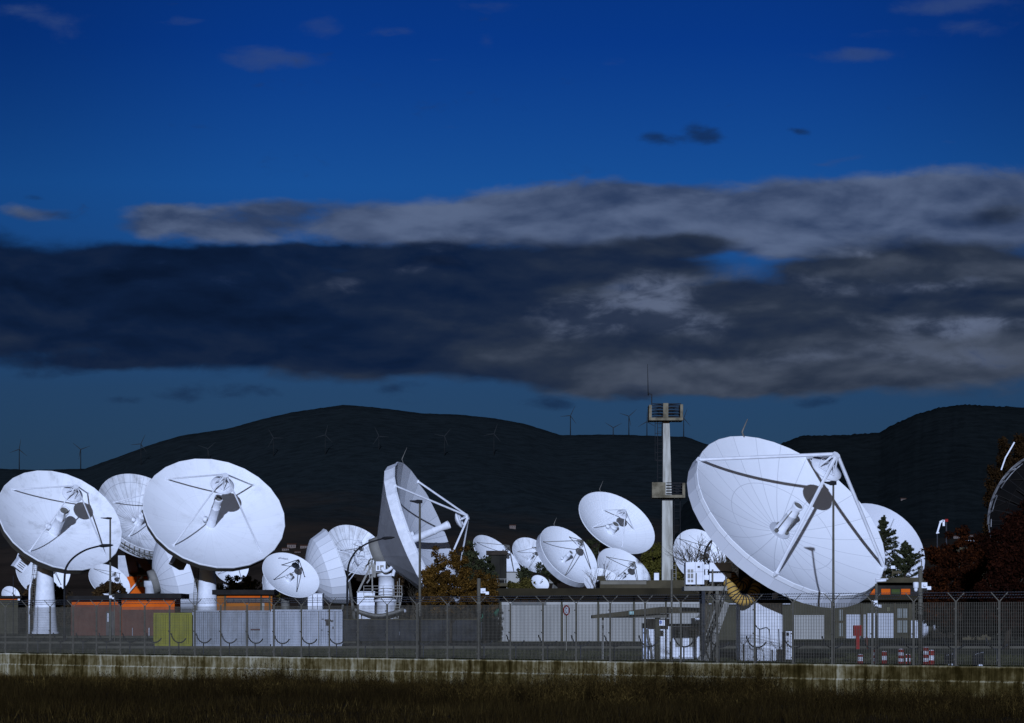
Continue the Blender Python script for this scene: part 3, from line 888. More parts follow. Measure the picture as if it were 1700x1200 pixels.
# ---- streaky dish behind that one
dF, MF, RF, iF = antenna('dish_antenna', 'streaked white dish with radial ribs between the panelled dish and the tall side-on dish', 590, 912, 49, 41, 620, 9.0, depth=.34, nseg=48,
    skirt=.05, hub_r=.25, back_z=.5, feet=(563, 914), foot_fr=.45, apex=.42, sub=.34, sub_r=.10, feed=(.35, -.05, .05),
    mats=(wm('f', 5.6, seams=30, rings=(.62,), line=.06, dirt=.7, seamc=.45, dlo=.46, dhi=.74), BACK), ped=('tripod', None))

# ---- small dish with dark lettering
dH, MH, RH, iH = antenna('dish_antenna', 'small oval dish with dark lettering on its upper edge, above the grey container', 483.3, 954, 47, 37, 570, 18.0, depth=.27, nseg=56,
    skirt=.03, hub_r=.22, back_z=.40, feet=(470, 941), foot_fr=.60, apex=.70, sub=.44, sub_r=.14, strut_r=.013, feed=(.28, .02, .08), strut_mat=DARK,
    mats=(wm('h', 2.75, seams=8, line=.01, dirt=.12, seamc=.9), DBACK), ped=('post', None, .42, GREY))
for ch in dH.children:
    if ch.name.startswith('subreflector') and 'mount' not in ch.name: ch.data.materials[0] = DARK
def lettering(root, M, R, depth, px, py, text, size, Y, glyph=True):
    """letters laid on the dish face; the middle of the word at the pixel px,py"""
    C = M.translation; ax = M.to_3x3().col[2]
    o = C - ax * (depth * R * .42)
    ray = Vector(((px - CX) / F, 1, (HY - py) / F)); cam0 = Vector((0, 0, EYE))
    pt = cam0 + ray * ((o - cam0).dot(ax) / ray.dot(ax))
    loc = M.inverted() @ pt
    r = math.hypot(loc.x, loc.y)
    loc.z = -depth * R * (1 - (r / R) ** 2)
    nrm = Vector((-2 * depth * loc.x / R, -2 * depth * loc.y / R, 1)).normalized()
    w_right = (M.to_3x3().inverted() @ Vector((1, 0, .05))).normalized()
    e1 = (w_right - nrm * w_right.dot(nrm)).normalized(); e2 = nrm.cross(e1)
    LM = Matrix((e1, e2, nrm)).transposed().to_4x4(); LM.translation = loc + nrm * .03
    cu = bpy.data.curves.new('lettering', 'FONT'); cu.body = text; cu.size = size; cu.align_x = 'CENTER'; cu.align_y = 'CENTER'; cu.extrude = .004
    to = bpy.data.objects.new('tmp', cu); COL.objects.link(to)
    bpy.context.view_layer.update()
    dg = bpy.context.evaluated_depsgraph_get()
    me = bpy.data.meshes.new_from_object(to.evaluated_get(dg))
    bpy.data.objects.remove(to)
    if glyph:   # the dark sickle mark before the word
        bm = bmesh.new(); bm.from_mesh(me)
        w = min(v_.co.x for v_ in bm.verts)
        x1 = w - size * .18; x0 = x1 - size * .62; y0, y1 = -size * .34, size * .40
        pts = [(x0, y0), (x1, y0), (x1, y1), (x1 - size * .12, y1 - size * .25), (x1 - size * .3, y0 + size * .25)]
        bm.faces.new([bm.verts.new((x, y, .004)) for x, y in pts])
        bm.to_mesh(me); bm.free()
    me.materials.clear(); me.materials.append(mat('dark_blue_lettering', (.02, .025, .08), (.015, .02, .06), 2.0, .5))
    to = bpy.data.objects.new('lettering', me); COL.objects.link(to); to.parent = root
    to.matrix_local = Matrix.Translation(-Vector(root.location)) @ (M @ LM)
    return to
lettering(dH, MH, RH, .27, 471, 928, 'Avitech', .27, YS(18))

# ---- tall dish turned to the right, seen from its side
dG, MG, RG, iG = antenna('dish_antenna', 'tall dish seen from the side, facing right, its struts reaching over the brown tree', 711, 885, 55, 118.5, 5560, 14.0, depth=.30, nseg=22, flat_front=True, flat_back='cone',
    skirt=.14, skirt_r=1.0, hub_r=.24, back_z=.62, feet=(696, 809), foot_fr=.985, apex=.56, apex_r=.03, strut_r=.013, sub=.44, sub_r=.11, feed=(.30, .30, .052),
    mats=(wm('g', 9.1, seams=22, line=.05, dirt=.08, seamc=.6, base=(.62, .63, .65)), (WHITE, mat('grey_back_panels', (.30, .30, .31), (.24, .24, .25), .4, .6))), ped=('none', (P(641, HY, YS(14)).x, YS(14) + 1, 0)), whip=1.9)
bG = iG['base']; sG = 14.0; YG = YS(14) + 1
g = MB(); zt = P(0, 957, YG).z
g.lathe([(1.9, 0), (1.9, .4), (1.25, .5), (1.2, P(0, 1000, YG).z), (1.5, P(0, 999, YG).z), (1.5, P(0, 991, YG).z), (.95, P(0, 990, YG).z), (.95, zt), (1.15, zt), (1.15, zt + .5), (0, zt + .5)], 30, Matrix.Translation((bG.x, bG.y, 0)))
g.build('pedestal', WHITE, dG)
g = MB(); zz = P(0, 989, YG).z
g.cb(bG.x - 2.6, bG.x + 1.9, bG.y - 2.0, bG.y + 1.6, zz - .18, zz)
g.build('service_platform', GREY, dG)
g = MB()
for x in (-2.6, -1.5, -.3, .8, 1.9): g.bar((bG.x + x, bG.y - 2, zz), (bG.x + x, bG.y - 2, zz + 1.15), .06)
for h in (.4, .8, 1.15):
    g.bar((bG.x - 2.6, bG.y - 2, zz + h), (bG.x + 1.9, bG.y - 2, zz + h), .055)
    for x in (-2.6, 1.9): g.bar((bG.x + x, bG.y - 2, zz + h), (bG.x + x, bG.y + 1.6, zz + h), .055)
g.build('platform_railing', GREY, dG)
g = MB(); hc = iG['C'] - iG['ax'] * (RG * .6)
az_top = Vector((bG.x, bG.y, zt + .5))
g.bar(az_top + Vector((-.5, 0, 0)), hc + Vector((0, -1.2, .4)), .5, .9); g.bar(az_top + Vector((.5, 0, 0)), hc + Vector((0, 1.2, .2)), .5, .9)
g.box(az_top + Vector((0, 0, .15)), (2.4, 2.2, .5))
g.bar(P(622, 940, YG), P(634, 903, YG), .42); g.bar(P(634, 903, YG), P(650, 935, YG), .16); g.bar(P(622, 940, YG), P(620, 958, YG), .5)
g.bar(P(594, 983, YG), P(618, 935, YG), .22); g.bar(P(609, 968, YG), P(622, 950, YG), .16)
for (x0, y0, x1, y1) in ((612, 930, 632, 925), (612, 930, 614, 960), (618, 926, 618, 985), (632, 925, 650, 950), (645, 930, 652, 945), (606, 940, 618, 932), (650, 925, 646, 960), (604, 948, 616, 926)):
    g.bar(P(x0, y0, YG - .6), P(x1, y1, YG - .6), .14)
g.build('elevation_yoke', GREY, dG)
g = MB(); g.pbox(624, 640, 932, 948, YG - 1.6, 1.2); eb = g.build('equipment_box', WHITE, dG)
g = MB(); g.pbox(626, 629, 939, 946, YG - 1.62, .03); g.pbox(631, 637, 938, 947, YG - 1.62, .03); pp = g.build('grille', GREY, dG)
def hose(root, pts, r, m, name='air_hose', n=14, ribs=True):
    V = [Vector(p) for p in pts]
    # Catmull-Rom through the points
    out = []
    for i in range(len(V) - 1):
        p0, p1, p2, p3 = V[max(i - 1, 0)], V[i], V[i + 1], V[min(i + 2, len(V) - 1)]
        for k in range(n):
            t_ = k / n
            out.append(.5 * ((2 * p1) + (p2 - p0) * t_ + (2 * p0 - 5 * p1 + 4 * p2 - p3) * t_ ** 2 + (3 * p1 - p0 - 3 * p2 + p3) * t_ ** 3))
    out.append(V[-1])
    rs = [r * (1 + (.07 * math.sin(i * 1.9) if ribs else 0)) for i in range(len(out))]
    return MB().tube(out, rs, 14).build(name, m, root), out
hose(dG, [P(634, 943, YG - 1.8), P(639, 948, YG - 2), P(648, 944, YG - 2), P(661, 930, YG - 1.6)], .21, WHITE)
hose(dG, [P(660, 936, YG - 1.4), P(655, 946, YG - 1.6), P(652, 956, YG - 1.6)], .2, WHITE)
g = MB()
for i in range(9):
    g.bar(P(660 - .9 * i, 990 + 4.6 * i, YG - 1.7), P(668 - .9 * i, 990 + 4.6 * i, YG - 1.7), .08)
g.bar(P(660, 985, YG - 1.75), P(652, 1030, YG - 1.75), .1); g.bar(P(668, 985, YG - 1.75), P(660, 1030, YG - 1.75), .1)
g.bar(P(660, 965, YG - 1.75), P(660, 990, YG - 1.75), .07); g.bar(P(663, 960, YG - 1.75), P(663, 1020, YG - 1.75), .07)
g.build('stair', GREY, dG)

# ---- right-hand middle group
dI, MI, RI, iI = antenna('dish_antenna', 'highest dish of the middle group, round and finely gridded, left of the concrete tower', 1024.5, 866.8, 62.6, 51, 1480, 11.5, depth=.34, nseg=44,
    skirt=.03, skirt_r=.98, hub_r=.25, back_z=.46, feet=(1002, 846.5), foot_fr=.60, apex=.40, sub=.26, sub_r=.14, feed=(.36, -.06, .09), ribs=28,
    mats=(wm('i', 6.1, seams=60, rings=(.35, .62, .82), line=.022, dirt=.06, seamc=.82), DBACK), ped=('tripod', None), whip=1.6)
dJ, MJ, RJ, iJ = antenna('dish_antenna', 'deep dish of the middle group with a thick pale skirt, behind bare twigs', 945, 920, 47.5, 47, 1170, 13.0, depth=.30, nseg=40,
    skirt=.21, skirt_r=1.0, hub_r=.25, back_z=.55, feet=(907.7, 902.7), foot_fr=.84, apex=.63, sub=.5, sub_r=.135, feed=(.30, .10, .068), strut_mat=GREY,
    mats=(wm('j', 4.5, seams=24, rings=(), line=.02, dirt=.05, seamc=.85), (PALE, SHELL)), ped=('tripod', None), whip=1.1)
dK, MK, RK, iK = antenna('dish_antenna', 'white dish partly sunk behind the roof edge, just below the highest middle dish', 1038, 951, 45, 42, 930, 13.5, depth=.28, nseg=44,
    skirt=.03, hub_r=.25, back_z=.42, feet=(1002, 919), foot_fr=.78, apex=.52, sub=.36, sub_r=.13, feed=(.27, -.02, .06), strut_mat=GREY,
    mats=(wm('k', 3.9, seams=16, line=.015, dirt=.05, seamc=.9), DBACK), ped=('tripod', None))
dL, ML, RL, iL = antenna('dish_antenna', 'streaked dish with a dark mount, half hidden by the deep rimmed dish', 884, 921, 33, 29, 360, 10.0, depth=.33, nseg=40,
    skirt=.04, hub_r=.25, back_z=.46, feet=(862, 917), foot_fr=.66, apex=.55, sub=.4, sub_r=.11, feed=(.33, .1, .06), strut_mat=GREY,
    mats=(wm('l', 3.5, seams=36, line=.02, dirt=.6, seamc=.8, dlo=.47, dhi=.74), DBACK), ped=('tripod', None))
dM, MM, RM, iM = antenna('dish_antenna', 'narrow tilted dish rising behind the dark concrete stack', 826, 926, 39.5, 38, 1000, 9.0, depth=.30, nseg=40,
    skirt=.03, hub_r=.25, back_z=.42, feet=(791.6, 900), foot_fr=.85, apex=.6, sub=.45, sub_r=.12, feed=(.3, .1, .06), strut_mat=GREY,
    mats=(wm('m', 5.5, seams=30, line=.03, dirt=.35, seamc=.85), (PALE, SHELL)), ped=('tripod', None))
dN, MN, RN, iN = antenna('dish_antenna', 'white dish just right of the concrete tower, veiled by a bare tree', 1162, 923, 43.5, 45, 450, 14.0, depth=.28, nseg=40,
    skirt=.04, hub_r=.25, back_z=.42, feet=(1128, 894), foot_fr=.9, apex=.7, sub=.52, sub_r=.12, feed=(.28, .1, .06), strut_mat=GREY,
    mats=(wm('n', 3.3, seams=12, line=.015, dirt=.05, seamc=.92), BACK), ped=('tripod', None))
dV, MV, RV, iV = antenna('dish_antenna', 'tiny tilted dish with a dark feed, low on the roof line beside the olive bush', 897, 967, 14.5, 12.5, 60, 17.0, depth=.26, nseg=28,
    skirt=.03, back_z=.4, apex=None, feed=(.26, .6, .05), mats=(wm('v', .9, seams=6, line=.005, dirt=.05, seamc=.95), BACK), ped=('post', None, .2, GREY))
dW, MW, RW, iW = antenna('dish_antenna', 'small pale dish peeping over the roof edge behind bare twigs', 1000, 966, 31, 23, 150, 15.0, depth=.26, nseg=36,
    skirt=.03, back_z=.4, apex=None, feed=(.26, .1, .05), mats=(wm('w', 2.0, seams=10, line=.008, dirt=.05, seamc=.9), BACK), ped=('post', None, .3, GREY))

# ---- far-left low group
dR, MR, RR_, iR = antenna('dish_antenna', 'white dish half hidden behind the conical pedestal at the left edge', 72, 942, 45, 48, 150, 10.2, depth=.28, nseg=40,
    skirt=.03, back_z=.42, feet=(40, 915), foot_fr=.85, apex=.6, sub=.45, sub_r=.12, feed=(.28, .1, .06), strut_mat=GREY, mats=(wm('r', 4.7, seams=18, line=.02, dirt=.08, seamc=.88), DBACK), ped=('post', None, .6, PALE))
dS, MS, RS, iS = antenna('dish_antenna', 'small grimy dish rising behind the round dark bush near the left lamp post', 182, 965, 34, 29, 370, 13.45, depth=.26, nseg=36,
    skirt=.03, back_z=.4, feet=(158, 946), foot_fr=.9, apex=.6, sub=.42, sub_r=.12, feed=(.26, .1, .06), strut_mat=GREY, mats=(wm('s', 3.1, seams=18, line=.02, dirt=.3, seamc=.85), BACK), ped=('post', None, .45, PALE))
dT, MT, RT, iT = antenna('dish_antenna', 'tiny white dome-like dish at the far left edge above a dark roof', 18, 988, 15, 15, 40, 11.0, depth=.26, nseg=28,
    skirt=.03, back_z=.4, apex=.6, sub=.45, sub_r=.1, feed=None, strut_mat=DARK, mats=(wm('t', 1.4, seams=8, line=.01, dirt=.08, seamc=.9), BACK), ped=('post', None, .3, PALE))
dU, MU, RU, iU = antenna('dish_antenna', 'white dish showing under the rim of the largest left dish above a green bush', 383, 936, 30, 32, 120, 10.0, depth=.26, nseg=40,
    skirt=.03, back_z=.4, feet=(402, 962), foot_fr=.9, apex=.6, sub=.45, sub_r=.12, feed=(.26, .1, .06), strut_mat=GREY, mats=(wm('u', 3.2, seams=14, line=.015, dirt=.12, seamc=.9), BACK), ped=('post', None, .5, PALE))
dZ, MZ, RZ, iZ = antenna('dish_antenna', 'sliver of a white dish tucked behind the lower left of the lettered dish', 447, 966, 11, 17, 30, 13.0, depth=.26, nseg=28,
    skirt=.03, back_z=.4, apex=None, feed=(.26, .5, .04), mats=(wm('z', 1.3, seams=8, line=.01, dirt=.08, seamc=.9), BACK), ped=('post', None, .3, PALE))

# ---- dish behind the big right one
dP_, MP, RP, iP = antenna('dish_antenna', 'pale dish showing behind the right rim of the largest dish, above the conifer', 1454, 912, 81, 77, 1400, 13.6, depth=.30, nseg=48,
    skirt=.05, back_z=.45, feet=(1400, 880), foot_fr=.9, apex=.5, sub=.4, sub_r=.12, feed=(.3, .1, .06), mats=(wm('p', 5.2, seams=20, line=.015, dirt=.05, seamc=.93, base=(.56, .57, .60)), BACK), ped=('post', None, .6, PALE))

# ---- the largest dish, right
SO = 39.0; YO = YS(SO)
dO, MO, RO, iO = antenna('dish_antenna', 'biggest dish, nearest on the right, with a lamp post in front of it', 1315, 853, 155, 132, 11300, SO, depth=.235, nseg=36,
    skirt=.145, skirt_r=1.02, hub_r=.26, back_z=.46, feet=(1166, 766), foot_fr=1.0, apex=.77, apex_r=.03, strut_r=.0165, sub=.60, sub_r=.155, feed=(.235, .12, .052), hubplate=.105, lipw=.045,
    mats=(wm('o', 4.6, seams=22, rings=(.55,), line=.026, dirt=.08, seamc=.70), (wm('o_skirt', 4.6, seams=36, line=.014, dirt=.12, seamc=.8, base=(.58, .59, .61)), DBACK[1])),
    ped=('none', (P(1268, HY, YO + 1.4).x, YO + 1.4, 0)), whip=.75)
bO = iO['base']
def white_plinth():
    g = MB()
    z = P(0, 1001, YO).z
    x0, x1 = P(1231, 0, YO).x, P(1300, 0, YO).x
    ch = .55
    pts = [(x0 + ch, YO), (x1 - .1, YO), (x1, YO + .1), (x1, YO + 3), (x0, YO + 3), (x0, YO + ch)]
    n = len(pts)
    vs = [(x, y, 0) for x, y in pts] + [(x, y, z) for x, y in pts]
    fs = [tuple(reversed(range(n))), tuple(range(n, 2 * n))] + [(i, (i + 1) % n, n + (i + 1) % n, n + i) for i in range(n)]
    g.add(vs, fs)
    return g.build('plinth', WHITE, dO)
white_plinth()
g = MB(); zt = P(0, 1001, YO).z
tp = Vector((bO.x, bO.y, zt))
hc = iO['C'] - iO['ax'] * (RO * .5)
g.lathe([(1.25, zt), (1.25, zt + .35), (1.05, zt + .36), (.95, zt + .75), (0, zt + .75)], 28, Matrix.Translation((bO.x, bO.y, 0)))
for sg in (-1, 1):
    g.bar(tp + iO['xl'] * (sg * .95) + Vector((0, 0, .5)), hc + iO['xl'] * (sg * .95), .35, .7)
g.bar(tp + Vector((.3, .9, .5)), iO['C'] - iO['ax'] * (RO * .35) - iO['yl'] * (RO * .55), .22)
g.box(hc, (2.2, 1.5, 1.2), MO.to_3x3())
g.build('elevation_yoke', DARK, dO)
g = MB(); g.pbox(1283, 1291, 984, 993, YO - 1.2, .25); g.tube([P(1287, 985, YO - 1.1), P(1296, 978, YO - 1.0)], .05, 6); g.build('rim_light', WHITE, dO)
# hoses of the air plant
hz = thing('air_hose', 'fat ribbed yellow hose looping under the biggest dish', 'hose', (P(1235, HY, YO - .2).x, YO - .2, 0))
_, pts1 = hose(hz, [P(1206, 958, YO + .3), P(1212, 972, YO - .2), P(1222, 990, YO - .3), P(1236, 997, YO - .3), P(1249, 988, YO - .1), P(1258, 968, YO + .4)], .235, YDUCT, 'outer_hose')
_, pts2 = hose(hz, [P(1214, 955, YO + .5), P(1222, 968, YO + .1), P(1231, 973, YO + .1), P(1240, 964, YO + .6)], .20, YDUCT, 'inner_hose')
g = MB()
for pts, r in ((pts1, .245), (pts2, .21)):
    for i in range(2, len(pts) - 2, 4):
        d = (pts[i + 1] - pts[i - 1]).normalized() * .022
        g.tube([pts[i] - d, pts[i] + d], r * 1.04, 14, True, False)
g.build('hose_band', DARK, hz)

# steel platform with stairs and air-conditioning plant beside the biggest dish
YPL = YO - .4
px_ = thing('steel_platform', 'dark raised steel platform with steep stairs left of the biggest dish', 'platform', (P(1170, HY, YPL).x, YPL, 0))
g = MB()
g.pbox(1136, 1213, 973.2, 980.5, YPL, 1.9)
g.build('deck', GREY, px_)
for x in (1168, 1191):
    for dy in (0.15, 1.65):
        g = MB(); g.cb(P(x, 0, YPL).x - .07, P(x, 0, YPL).x + .07, YPL + dy - .07, YPL + dy + .07, 0, P(0, 980.5, YPL).z); g.build('leg', GALV if x == 1191 else DARK, px_)
g = MB()
a0, a1 = P(1172, 1103, YPL - .35), P(1207, 1000, YPL - .35); b0, b1 = P(1163, 1103, YPL + .55), P(1198, 990, YPL + .55)
a0.z = b0.z = .02
for (p, q) in ((a0, a1), (b0, b1)): g.bar(p, q, .07, .24)
for i in range(1, 13):
    f = i / 13; g.bar(a0.lerp(a1, f), b0.lerp(b1, f), .18, .03)
g.build('stair', GREY, px_)
g = MB()
up = Vector((0, 0, .95))
for (p, q) in ((a0, a1), (b0, b1)):
    for k in range(8):
        f0, f1 = k / 8, (k + 1) / 8
        g.tube([p.lerp(q, f0) + up, p.lerp(q, f1) + up], .022, 5)
        g.tube([p.lerp(q, f0), p.lerp(q, f0) + up], .016, 5)
    g.tube([p + up * .5, q + up * .5], .016, 5)
g.build('handrail', GALV, px_)
for x in (1136.8, 1156, 1183, 1205):
    g = MB(); g.bar(P(x, 973, YPL + .03), P(x, 951 if x != 1183 else 945, YPL + .03), .04 if x != 1183 else .07); g.build('guard_post', GALV, px_)
ac = thing('air_conditioner', 'white air handling cabinet with louvred doors on the steel platform', 'air conditioner', P(1153, 972.8, YPL + .2))
g = MB(); g.pbox(1138.5, 1169, 933, 970, YPL + .2, 1.3); g.build('cabinet', WHITE, ac)
g = MB()
for cx0 in (1141.5, 1146.8):
    for cy0 in (945, 952, 962): g.pbox(cx0, cx0 + 4.2, cy0, cy0 + (5.5 if cy0 < 950 else 8 if cy0 < 960 else 4.5), YPL + .185, .02)
g.build('louvre', GREY, ac)
g = MB(); g.pbox(1158, 1162, 939.5, 942.5, YPL + .185, .02); g.build('display', BLACK, ac)
g = MB(); g.pbox(1154.0, 1154.4, 934, 969.5, YPL + .19, .02); g.pbox(1166.5, 1166.9, 934, 969.5, YPL + .19, .02); g.pbox(1139, 1169, 949, 949.35, YPL + .19, .02); g.build('door_gap', GREY, ac)
g = MB()
for x in (1141, 1150, 1166): g.pbox(x, x + 3, 970.02, 973.15, YPL + .4, .9)
g.build('foot', DARK, ac)
for i, (y0, y1) in enumerate(((934, 948), (951.5, 965.5))):
    cd = thing('condenser', ('upper' if i == 0 else 'lower') + ' white box condenser with a round fan beside the louvred cabinet', 'air conditioner', P(1192, y1 + 1.2, YPL + .25), 'condenser boxes on the platform')
    g = MB(); g.pbox(1178, 1214, y0, y1, YPL + .25, 1.1); g.build('casing', WHITE, cd)
    g = MB(); c0 = P(1177.6, (y0 + y1) / 2, YPL + .8)
    g.lathe([(0, 0), (.20, 0), (.26, .05), (.28, .05), (.28, -.02), (0, -.02)], 24, Matrix.Translation(c0) @ Matrix.Rotation(-math.pi / 2, 4, 'Y'))
    g.build('fan', BLACK, cd)
    g = MB(); g.pbox(1177, 1215, y1 + .02, y1 + 1.2, YPL + .22, 1.15); g.build('base_rail', DARK, cd)
    g = MB(); g.pbox(1169.2, 1177, y0 + 3, y1 - 3, YPL + .5, .5); g.build('duct', WHITE, cd)

# ---- dark lattice-backed dish at the right edge
dQ, MQ, RQ, iQ = antenna('dish_antenna', 'dark lattice backed dish at the right edge turned away towards the hills', 1726, 846, 84, 96, -1700, 21.0, depth=.28, facing=-1, nseg=32,
    skirt=.02, skirt_r=.99, hub_r=.22, back_z=.36, apex=None, feed=None, ribs=32, mats=(wm('q', 4.8, base=(.12, .12, .12)), (DARK, mat('shaded_mesh_back', (.007, .0065, .006), (.005, .005, .005), 1, 1.0, spec=0.0))), ped=('tripod', None))  # shade on the back of this dish is put into its near-black colour
for ch in dQ.children:
    if ch.name.startswith(('back_truss', 'mount_frame')): ch.data.materials[0] = mat('shaded_steel', (.011, .0105, .010), (.007, .007, .007), 1, .8, spec=.1)  # truss and mount coloured dark to stand for the shade on them
g = MB()
rq = random.Random(3)
rows = [(1.0, -.02), (.8, -.20), (.58, -.38), (.34, -.46)]
for k in range(24):
    a1_, a2_ = 2 * math.pi * k / 24, 2 * math.pi * (k + 1) / 24
    for (r0, z0), (r1, z1) in zip(rows, rows[1:]):
        p_ = lambda r, z, a: (RQ * r * math.cos(a), RQ * r * math.sin(a), RQ * z)
        g.bar(p_(r0, z0, a1_), p_(r1, z1, a2_ if rq.random() < .5 else a1_), .05)
        g.bar(p_(r1, z1, a1_), p_(r1, z1, a2_), .045)
        g.bar(p_(r0, z0, a1_), p_(r1, z1 + .1, a1_), .04)
g.build('lattice', mat('shaded_lattice', (.012, .0105, .009), (.008, .007, .006), 1, .8, spec=.1), dQ, MQ)  # lattice colour carries the same shade
# rim truss bars, sunlight put into their pale colour, upper left only
g = MB()
def wdir(a): return MQ.to_3x3() @ Vector((math.cos(a), math.sin(a), 0))
for k in range(48):
    a1_, a2_ = 2 * math.pi * k / 48, 2 * math.pi * (k + 1) / 48
    d_ = wdir((a1_ + a2_) / 2)
    if d_.x > -.3 or d_.z < -.3: continue
    for rr, zz in ((1.02, -.02), (1.03, -.14)):
        if k % 5 == 2 and zz < -.1: continue
        g.bar((RQ * rr * math.cos(a1_), RQ * rr * math.sin(a1_), RQ * zz), (RQ * rr * math.cos(a2_), RQ * rr * math.sin(a2_), RQ * zz), .05)
    if k % 2: g.bar((RQ * 1.02 * math.cos(a1_), RQ * 1.02 * math.sin(a1_), -.02 * RQ), (RQ * 1.03 * math.cos(a2_), RQ * 1.03 * math.sin(a2_), -.12 * RQ), .06)
g.build('lit_rim_bars', mat('lit_rim_steel', (.30, .30, .30), (.12, .12, .12), 1.2, .6, lo=.42, hi=.56), dQ, MQ)
g = MB(); g.bar(P(1669, 760, YS(21) - 2), P(1684, 734, YS(21) - 2), .1); g.bar(P(1662, 780, YS(21) - 2), P(1669, 760, YS(21) - 2), .1); g.build('lightning_rod', WHITE, dQ)

# ------------------------------------------------------------------ buildings
def pz(y, Y): return P(0, y, Y).z
def px2(x, Y): return P(x, 0, Y).x
def building(label, cat='building', x=0, Y=1):
    return thing('building', label, cat, (px2(x, Y), Y, 0))
def win(root, x0, x1, y0, y1, Y, n, fm=GALV, gm=GLASS, fr=.06):
    """a window: the frame is the part, its glass the sub-part"""
    a, b = P(x0, y0, Y), P(x1, y1, Y)
    g = MB()
    g.cb(a.x, b.x, Y - .07, Y + .02, a.z - fr, a.z); g.cb(a.x, b.x, Y - .07, Y + .02, b.z, b.z + fr)
    for i in range(n + 1):
        x = a.x + (b.x - a.x) * i / n
        xa, xb = max(a.x, x - fr / 2), min(b.x, x + fr / 2)
        if i == 0: xb = a.x + fr
        if i == n: xa = b.x - fr
        g.cb(xa, xb, Y - .068, Y + .02, b.z + fr, a.z - fr)
    o = g.build('window', fm, root)
    g = MB(); g.cb(a.x + fr * .5, b.x - fr * .5, Y - .03, Y - .01, b.z + fr * .5, a.z - fr * .5)
    off = Vector(root.location)
    p = g.build('pane', gm, None)
    p.parent = o; p.location = -off
    return o

# orange flat-roofed hut and the lower one beside it
Yo = YS(14.2)
bd = building('bright orange flat roofed hut with a thin black roof, left of the yellow container', x=245, Y=Yo)
g = MB(); g.pbox(202, 290, 992, 1056, Yo, 6); g.build('wall', ORANGE, bd)
g = MB(); g.pbox(187, 301, 985, 993, Yo - 1.2, 8.4); g.build('roof', ROOFD, bd)
g = MB(); g.pbox(202.3, 289.7, 1012, 1056, Yo - .05, .045); g.build('fence_veil_sheet', VEILED_ORANGE, bd)  # added sheet: the fence's pale veil over the orange wall, put into colour
g = MB(); g.pbox(243, 246, 993, 997, Yo - .3, .2); g.build('wall_lamp', BLACK, bd)
g = MB()
for x in (219, 247): g.pbox(x, x + 1, 1042, 1056, Yo - .5, .07)
g.build('drain_pipe', PALE, bd)
Yo = YS(14.0)
bd = building('long low hut with an orange fascia and dull red wall behind the left lamp post', x=160, Y=Yo)
g = MB(); g.pbox(118, 199, 1002, 1056, Yo, 6); g.build('wall', VEILED_ORANGE, bd)  # wall colour carries the veil of the fence too
g = MB(); g.pbox(119, 196, 996, 1004, Yo - .06, .055); g.build('fascia', ORANGE, bd)
g = MB(); g.pbox(112, 201, 989, 996, Yo - 1.0, 8); g.build('roof', ROOFD, bd)
g = MB(); g.pbox(176, 189, 1015, 1055, Yo - .05, .045); o = g.build('door', mat('grey_brown_door', (.10, .09, .08), None, 1), bd)
g = MB(); g.pbox(178, 182, 1018, 1032, Yo - .07, .03); g.build('notice', PALE, bd)
Yo = YS(13.2)
bd = building('ochre hut with a dark band of windows behind the grey containers', x=405, Y=Yo)
g = MB(); g.pbox(360, 452, 986, 1056, Yo, 6); g.build('wall', OCHRE, bd)
g = MB(); g.pbox(352, 455, 979, 987, Yo - .8, 7.6); g.build('roof', ROOFD, bd)
g = MB(); g.pbox(376, 449, 988, 992, Yo - .06, .055); g.build('fascia', ORANGE, bd)
win(bd, 376, 449, 992.2, 1000, Yo, 6, DARK, GLASS, .08)
for x in (372, 432, 446): 
    g = MB(); g.pbox(x, x + 3, 987, 1056, Yo - .12, .1); g.build('pillar', DCONC, bd)
g = MB(); g.pbox(432, 439, 1001, 1056, Yo - .05, .045); g.build('door', GREY, bd)
Yo = YS(12.0)
bd = building('low dark roofed shed cut by the left edge, in front of the tiny dome dish', x=0, Y=Yo)
g = MB(); g.pbox(-60, 30, 993, 1052, Yo, 6); g.build('wall', GWALL, bd)
g = MB(); g.pbox(-66, 36, 989, 993, Yo - .6, 7.2); g.build('roof', ROOFD, bd)
g = MB(); g.pbox(-60, 30, 993.5, 995.5, Yo - .05, .04); g.build('fascia', ORANGE, bd)
g = MB(); g.pbox(29.5, 33, 992, 997, Yo - .3, .3); g.build('wall_lamp', WHITE, bd)

# pale panelled building with the heavy dark roof
Yb = 240.0
bd = building('long pale panelled building under a heavy dark flat roof, middle of the compound', x=990, Y=Yb)
g = MB(); g.pbox(831, 1166, 989, 1065.5, Yb, 16); g.build('wall', PANEL, bd)
g = MB(); g.pbox(799, 1172, 976.5, 989, Yb - 2.2, 20); g.build('roof', FASCIA, bd)
g = MB(); g.pbox(996, 1178, 963, 976.3, Yb + 3, 12); g.build('upper_roof', DCONC, bd)
g = MB(); g.pbox(997, 1073, 964.5, 970, Yb + 2.95, .04); g.build('roof_edge_patch', mat('pale_roof_patch', (.17, .155, .12), (.1, .09, .07), .6, .9), bd)
win(bd, 850, 907, 992, 1004.5, Yb, 4, mat('grey_window_frame', (.12, .12, .11), None, 1), mat('olive_glass', (.045, .045, .032), (.03, .03, .022), .6, .2, spec=.5), .14)
for x in (829.5, 931, 991.5, 1051, 1104):
    g = MB(); g.pbox(x, x + 3.2, 989, 1066, Yb - .14, .13); g.build('column', GWALL, bd)
g = MB(); g.pbox(826, 1168, 1064.6, 1066, Yb - .9, .88); g.build('plinth', DCONC, bd)
g = MB(); g.pbox(992, 1004.5, 956, 963.2, Yb + 4, 1); g.build('vent_box', DCONC, bd)
g = MB(); g.bar(P(1003, 963, Yb + 4.5), P(1003, 936, Yb + 4.5), .07); g.build('rod', DARK, bd)
